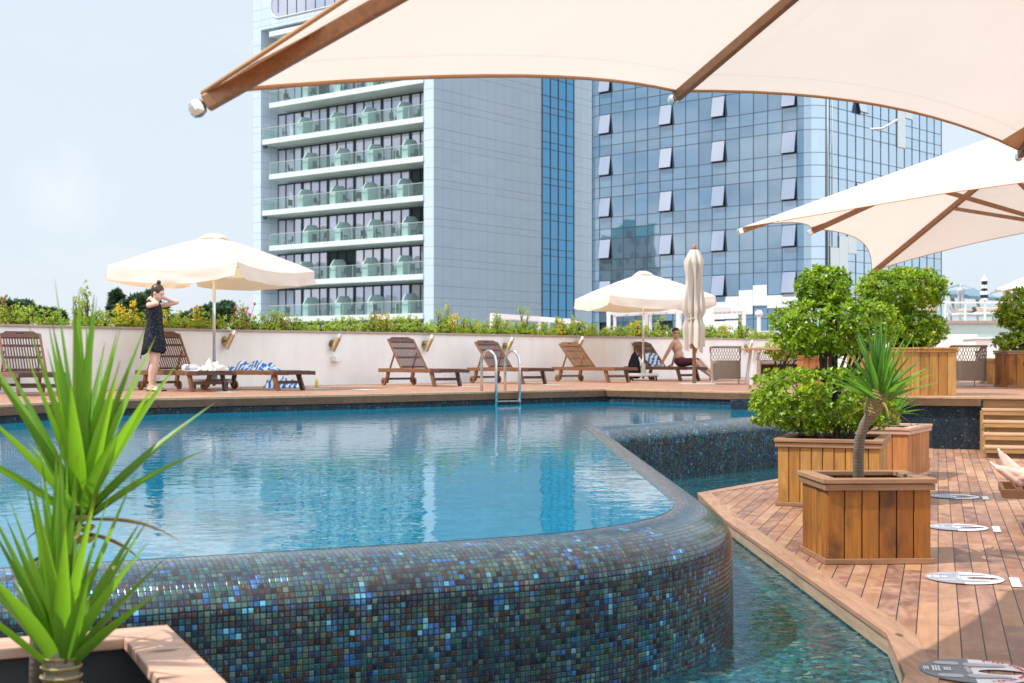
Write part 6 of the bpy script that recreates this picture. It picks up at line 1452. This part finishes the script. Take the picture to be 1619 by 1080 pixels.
# ------------------------------------------------------------------ floor stickers
def sticker(label,c,r,ang,z,detail=True,dark=False,grp='round distancing stickers on the lower deck'):
    t=thing('floor_sticker',label,'floor sticker',(c.x,c.y,z+.004),ang,grp); n=64
    m=MB(); hx,hrx,hry=.47*r,.42*r,.20*r; vs=[];
    for i in range(n):
        a=2*math.pi*i/n; vs.append((r*math.cos(a),r*math.sin(a),0)); 
    for i in range(n):
        a=2*math.pi*i/n; vs.append((hx+hrx*math.cos(a),hry*math.sin(a),0))
    m.add(vs,[(i,(i+1)%n,n+(i+1)%n,n+i) for i in range(n)]); o=obj('disc',m,M['sticker_w'],t)
    if not detail: return t
    m=MB(); xs=-.06*r; a0=math.acos(xs/r); pr=[(r*1.001*math.cos(a0+(2*math.pi-2*a0)*i/24),r*1.001*math.sin(a0+(2*math.pi-2*a0)*i/24)) for i in range(25)]
    m.add([(x_,y_,.002) for x_,y_ in pr],[tuple(range(25))]); obj('grey_half',m,M['sticker_shade' if dark else 'sticker_sun'],t)  # one grey print in two tones
    for s in (-1,1):
        for x0_,x1_,w0,w1,yo in ((-.72,-.24,.10,.13,.52),(-.20,.62,.16,.05,.46)):
            k=14; up_=[];dn_=[]; m=MB()
            for i in range(k+1):
                f=i/k; x_=(x0_+(x1_-x0_)*f)*r; w_=(w0+(w1-w0)*f)*r*min(1,math.sqrt(max(0,1-(2*f-1)**6)))*1.15; up_.append((x_,s*yo*r+w_,.0035)); dn_.append((x_,s*yo*r-w_,.0035))
            pl=up_+dn_[::-1]; m.add(pl,[tuple(range(len(pl)))]); obj('footprint',m,M['sticker_l'],t)
    for x_,wx,hy in ((-.88,.05,.13),(-.70,.07,.19),(-.50,.06,.12)):
        m=MB()
        for i in range(3):
            for j in range(4): m.box((x_*r+(i-1)*wx*r*.75,(j-1.5)*hy*r*.55,.0045),(wx*r*.5,hy*r*.40,.001))
        obj('white_print',m,M['sticker_w'],t)
    m=MB()
    for j in range(9): m.box((-.13*r+.03*r*math.sin(j*2.3),(j-4)*.055*r,.0045),(.10*r*(.5+.5*abs(math.sin(j*1.7))),.018*r,.001))
    obj('white_print',m,M['sticker_w'],t)
    if not dark: return t
    m=MB(); k=26
    for i in range(k):
        a=R(-74+148*i/(k-1)); p_=Vector((.87*r*math.cos(a),.87*r*math.sin(a),.0045)); tg=Vector((-math.sin(a),math.cos(a),0)); rd=Vector((math.cos(a),math.sin(a),0))
        if i%7==6: continue
        kk=[2*math.pi*q/7*(1 if i%3 else .75)+i for q in range(8)]; m.tube([p_+tg*(.026*r*math.cos(w_))+rd*(.034*r*math.sin(w_)) for w_ in kk],.0075*r,4)
        if i%4==1: m.box(p_+rd*.045*r+tg*.02*r,(.012*r,.03*r,.001),Matrix((rd,tg,Vector((0,0,1)))).transposed())
    obj('red_lettering',m,M['red'],t)
    return t
M['sticker_sun']=simple('sunlit_grey_vinyl',(.34,.34,.40),.4,var=.05); sang=R(-13)  # same sticker grey, lightened in colour for the sunlit ones
for (px,py),lab in zip(((1542,1063.5),(1524.5,915.5),(1514,834.7),(1509,786)),('grey and white round floor sticker with footprints nearest the camera, partly in shade','second round floor sticker, beside the front corner of the nearest planter','third round floor sticker, half behind the nearest planter, on the yellow board','farthest round floor sticker on the lower deck below the wooden steps')):
    sticker(lab,P(px,py,0),.205,sang,.002,True,px>1535)
for (px,py,w_,l_),lab in zip(((1605.5,922,.05,.30),(1575.5,837.5,.05,.31),(1558,788,.05,.28)),('white floor dash nearest the camera, at the right edge','middle white floor dash beside the third round sticker','farthest white floor dash near the bare feet')):
    c=P(px,py,0); t=thing('floor_dash',lab,'floor marking',(c.x,c.y,.004),R(-17),'white floor dashes on the lower deck'); m=MB(); m.box((0,0,0.001),(w_,l_,.002)); obj('strip',m,M['sticker_w'],t)
for (px,py),lab in zip(((577,616.6),(742,612),(870,609),(362,620.5),(503,614.5)),('round pale floor sticker on the far deck in front of the first empty lounger','round pale floor sticker on the far deck left of the pool ladder','round pale floor sticker on the far deck right of the pool ladder','round pale floor sticker on the far deck under the umbrella castors','round pale floor sticker on the far deck by the yellow bottle')):
    sticker(lab,P(px,py,ZU),.205,R(40),ZU+.002,False,False,'pale stickers on the far deck')
# ------------------------------------------------------------------ land and sea
t=NT('distant_land'); v=t.coord(); M['land']=t.done(t.pbsdf(t.mix(t.noise(v,.02,4),(.10,.14,.07),(.22,.21,.19)),.9))
sheet('ground',[(-6000,-6000),(6000,-6000),(6000,9000),(-6000,9000)],GZ,M['land'])
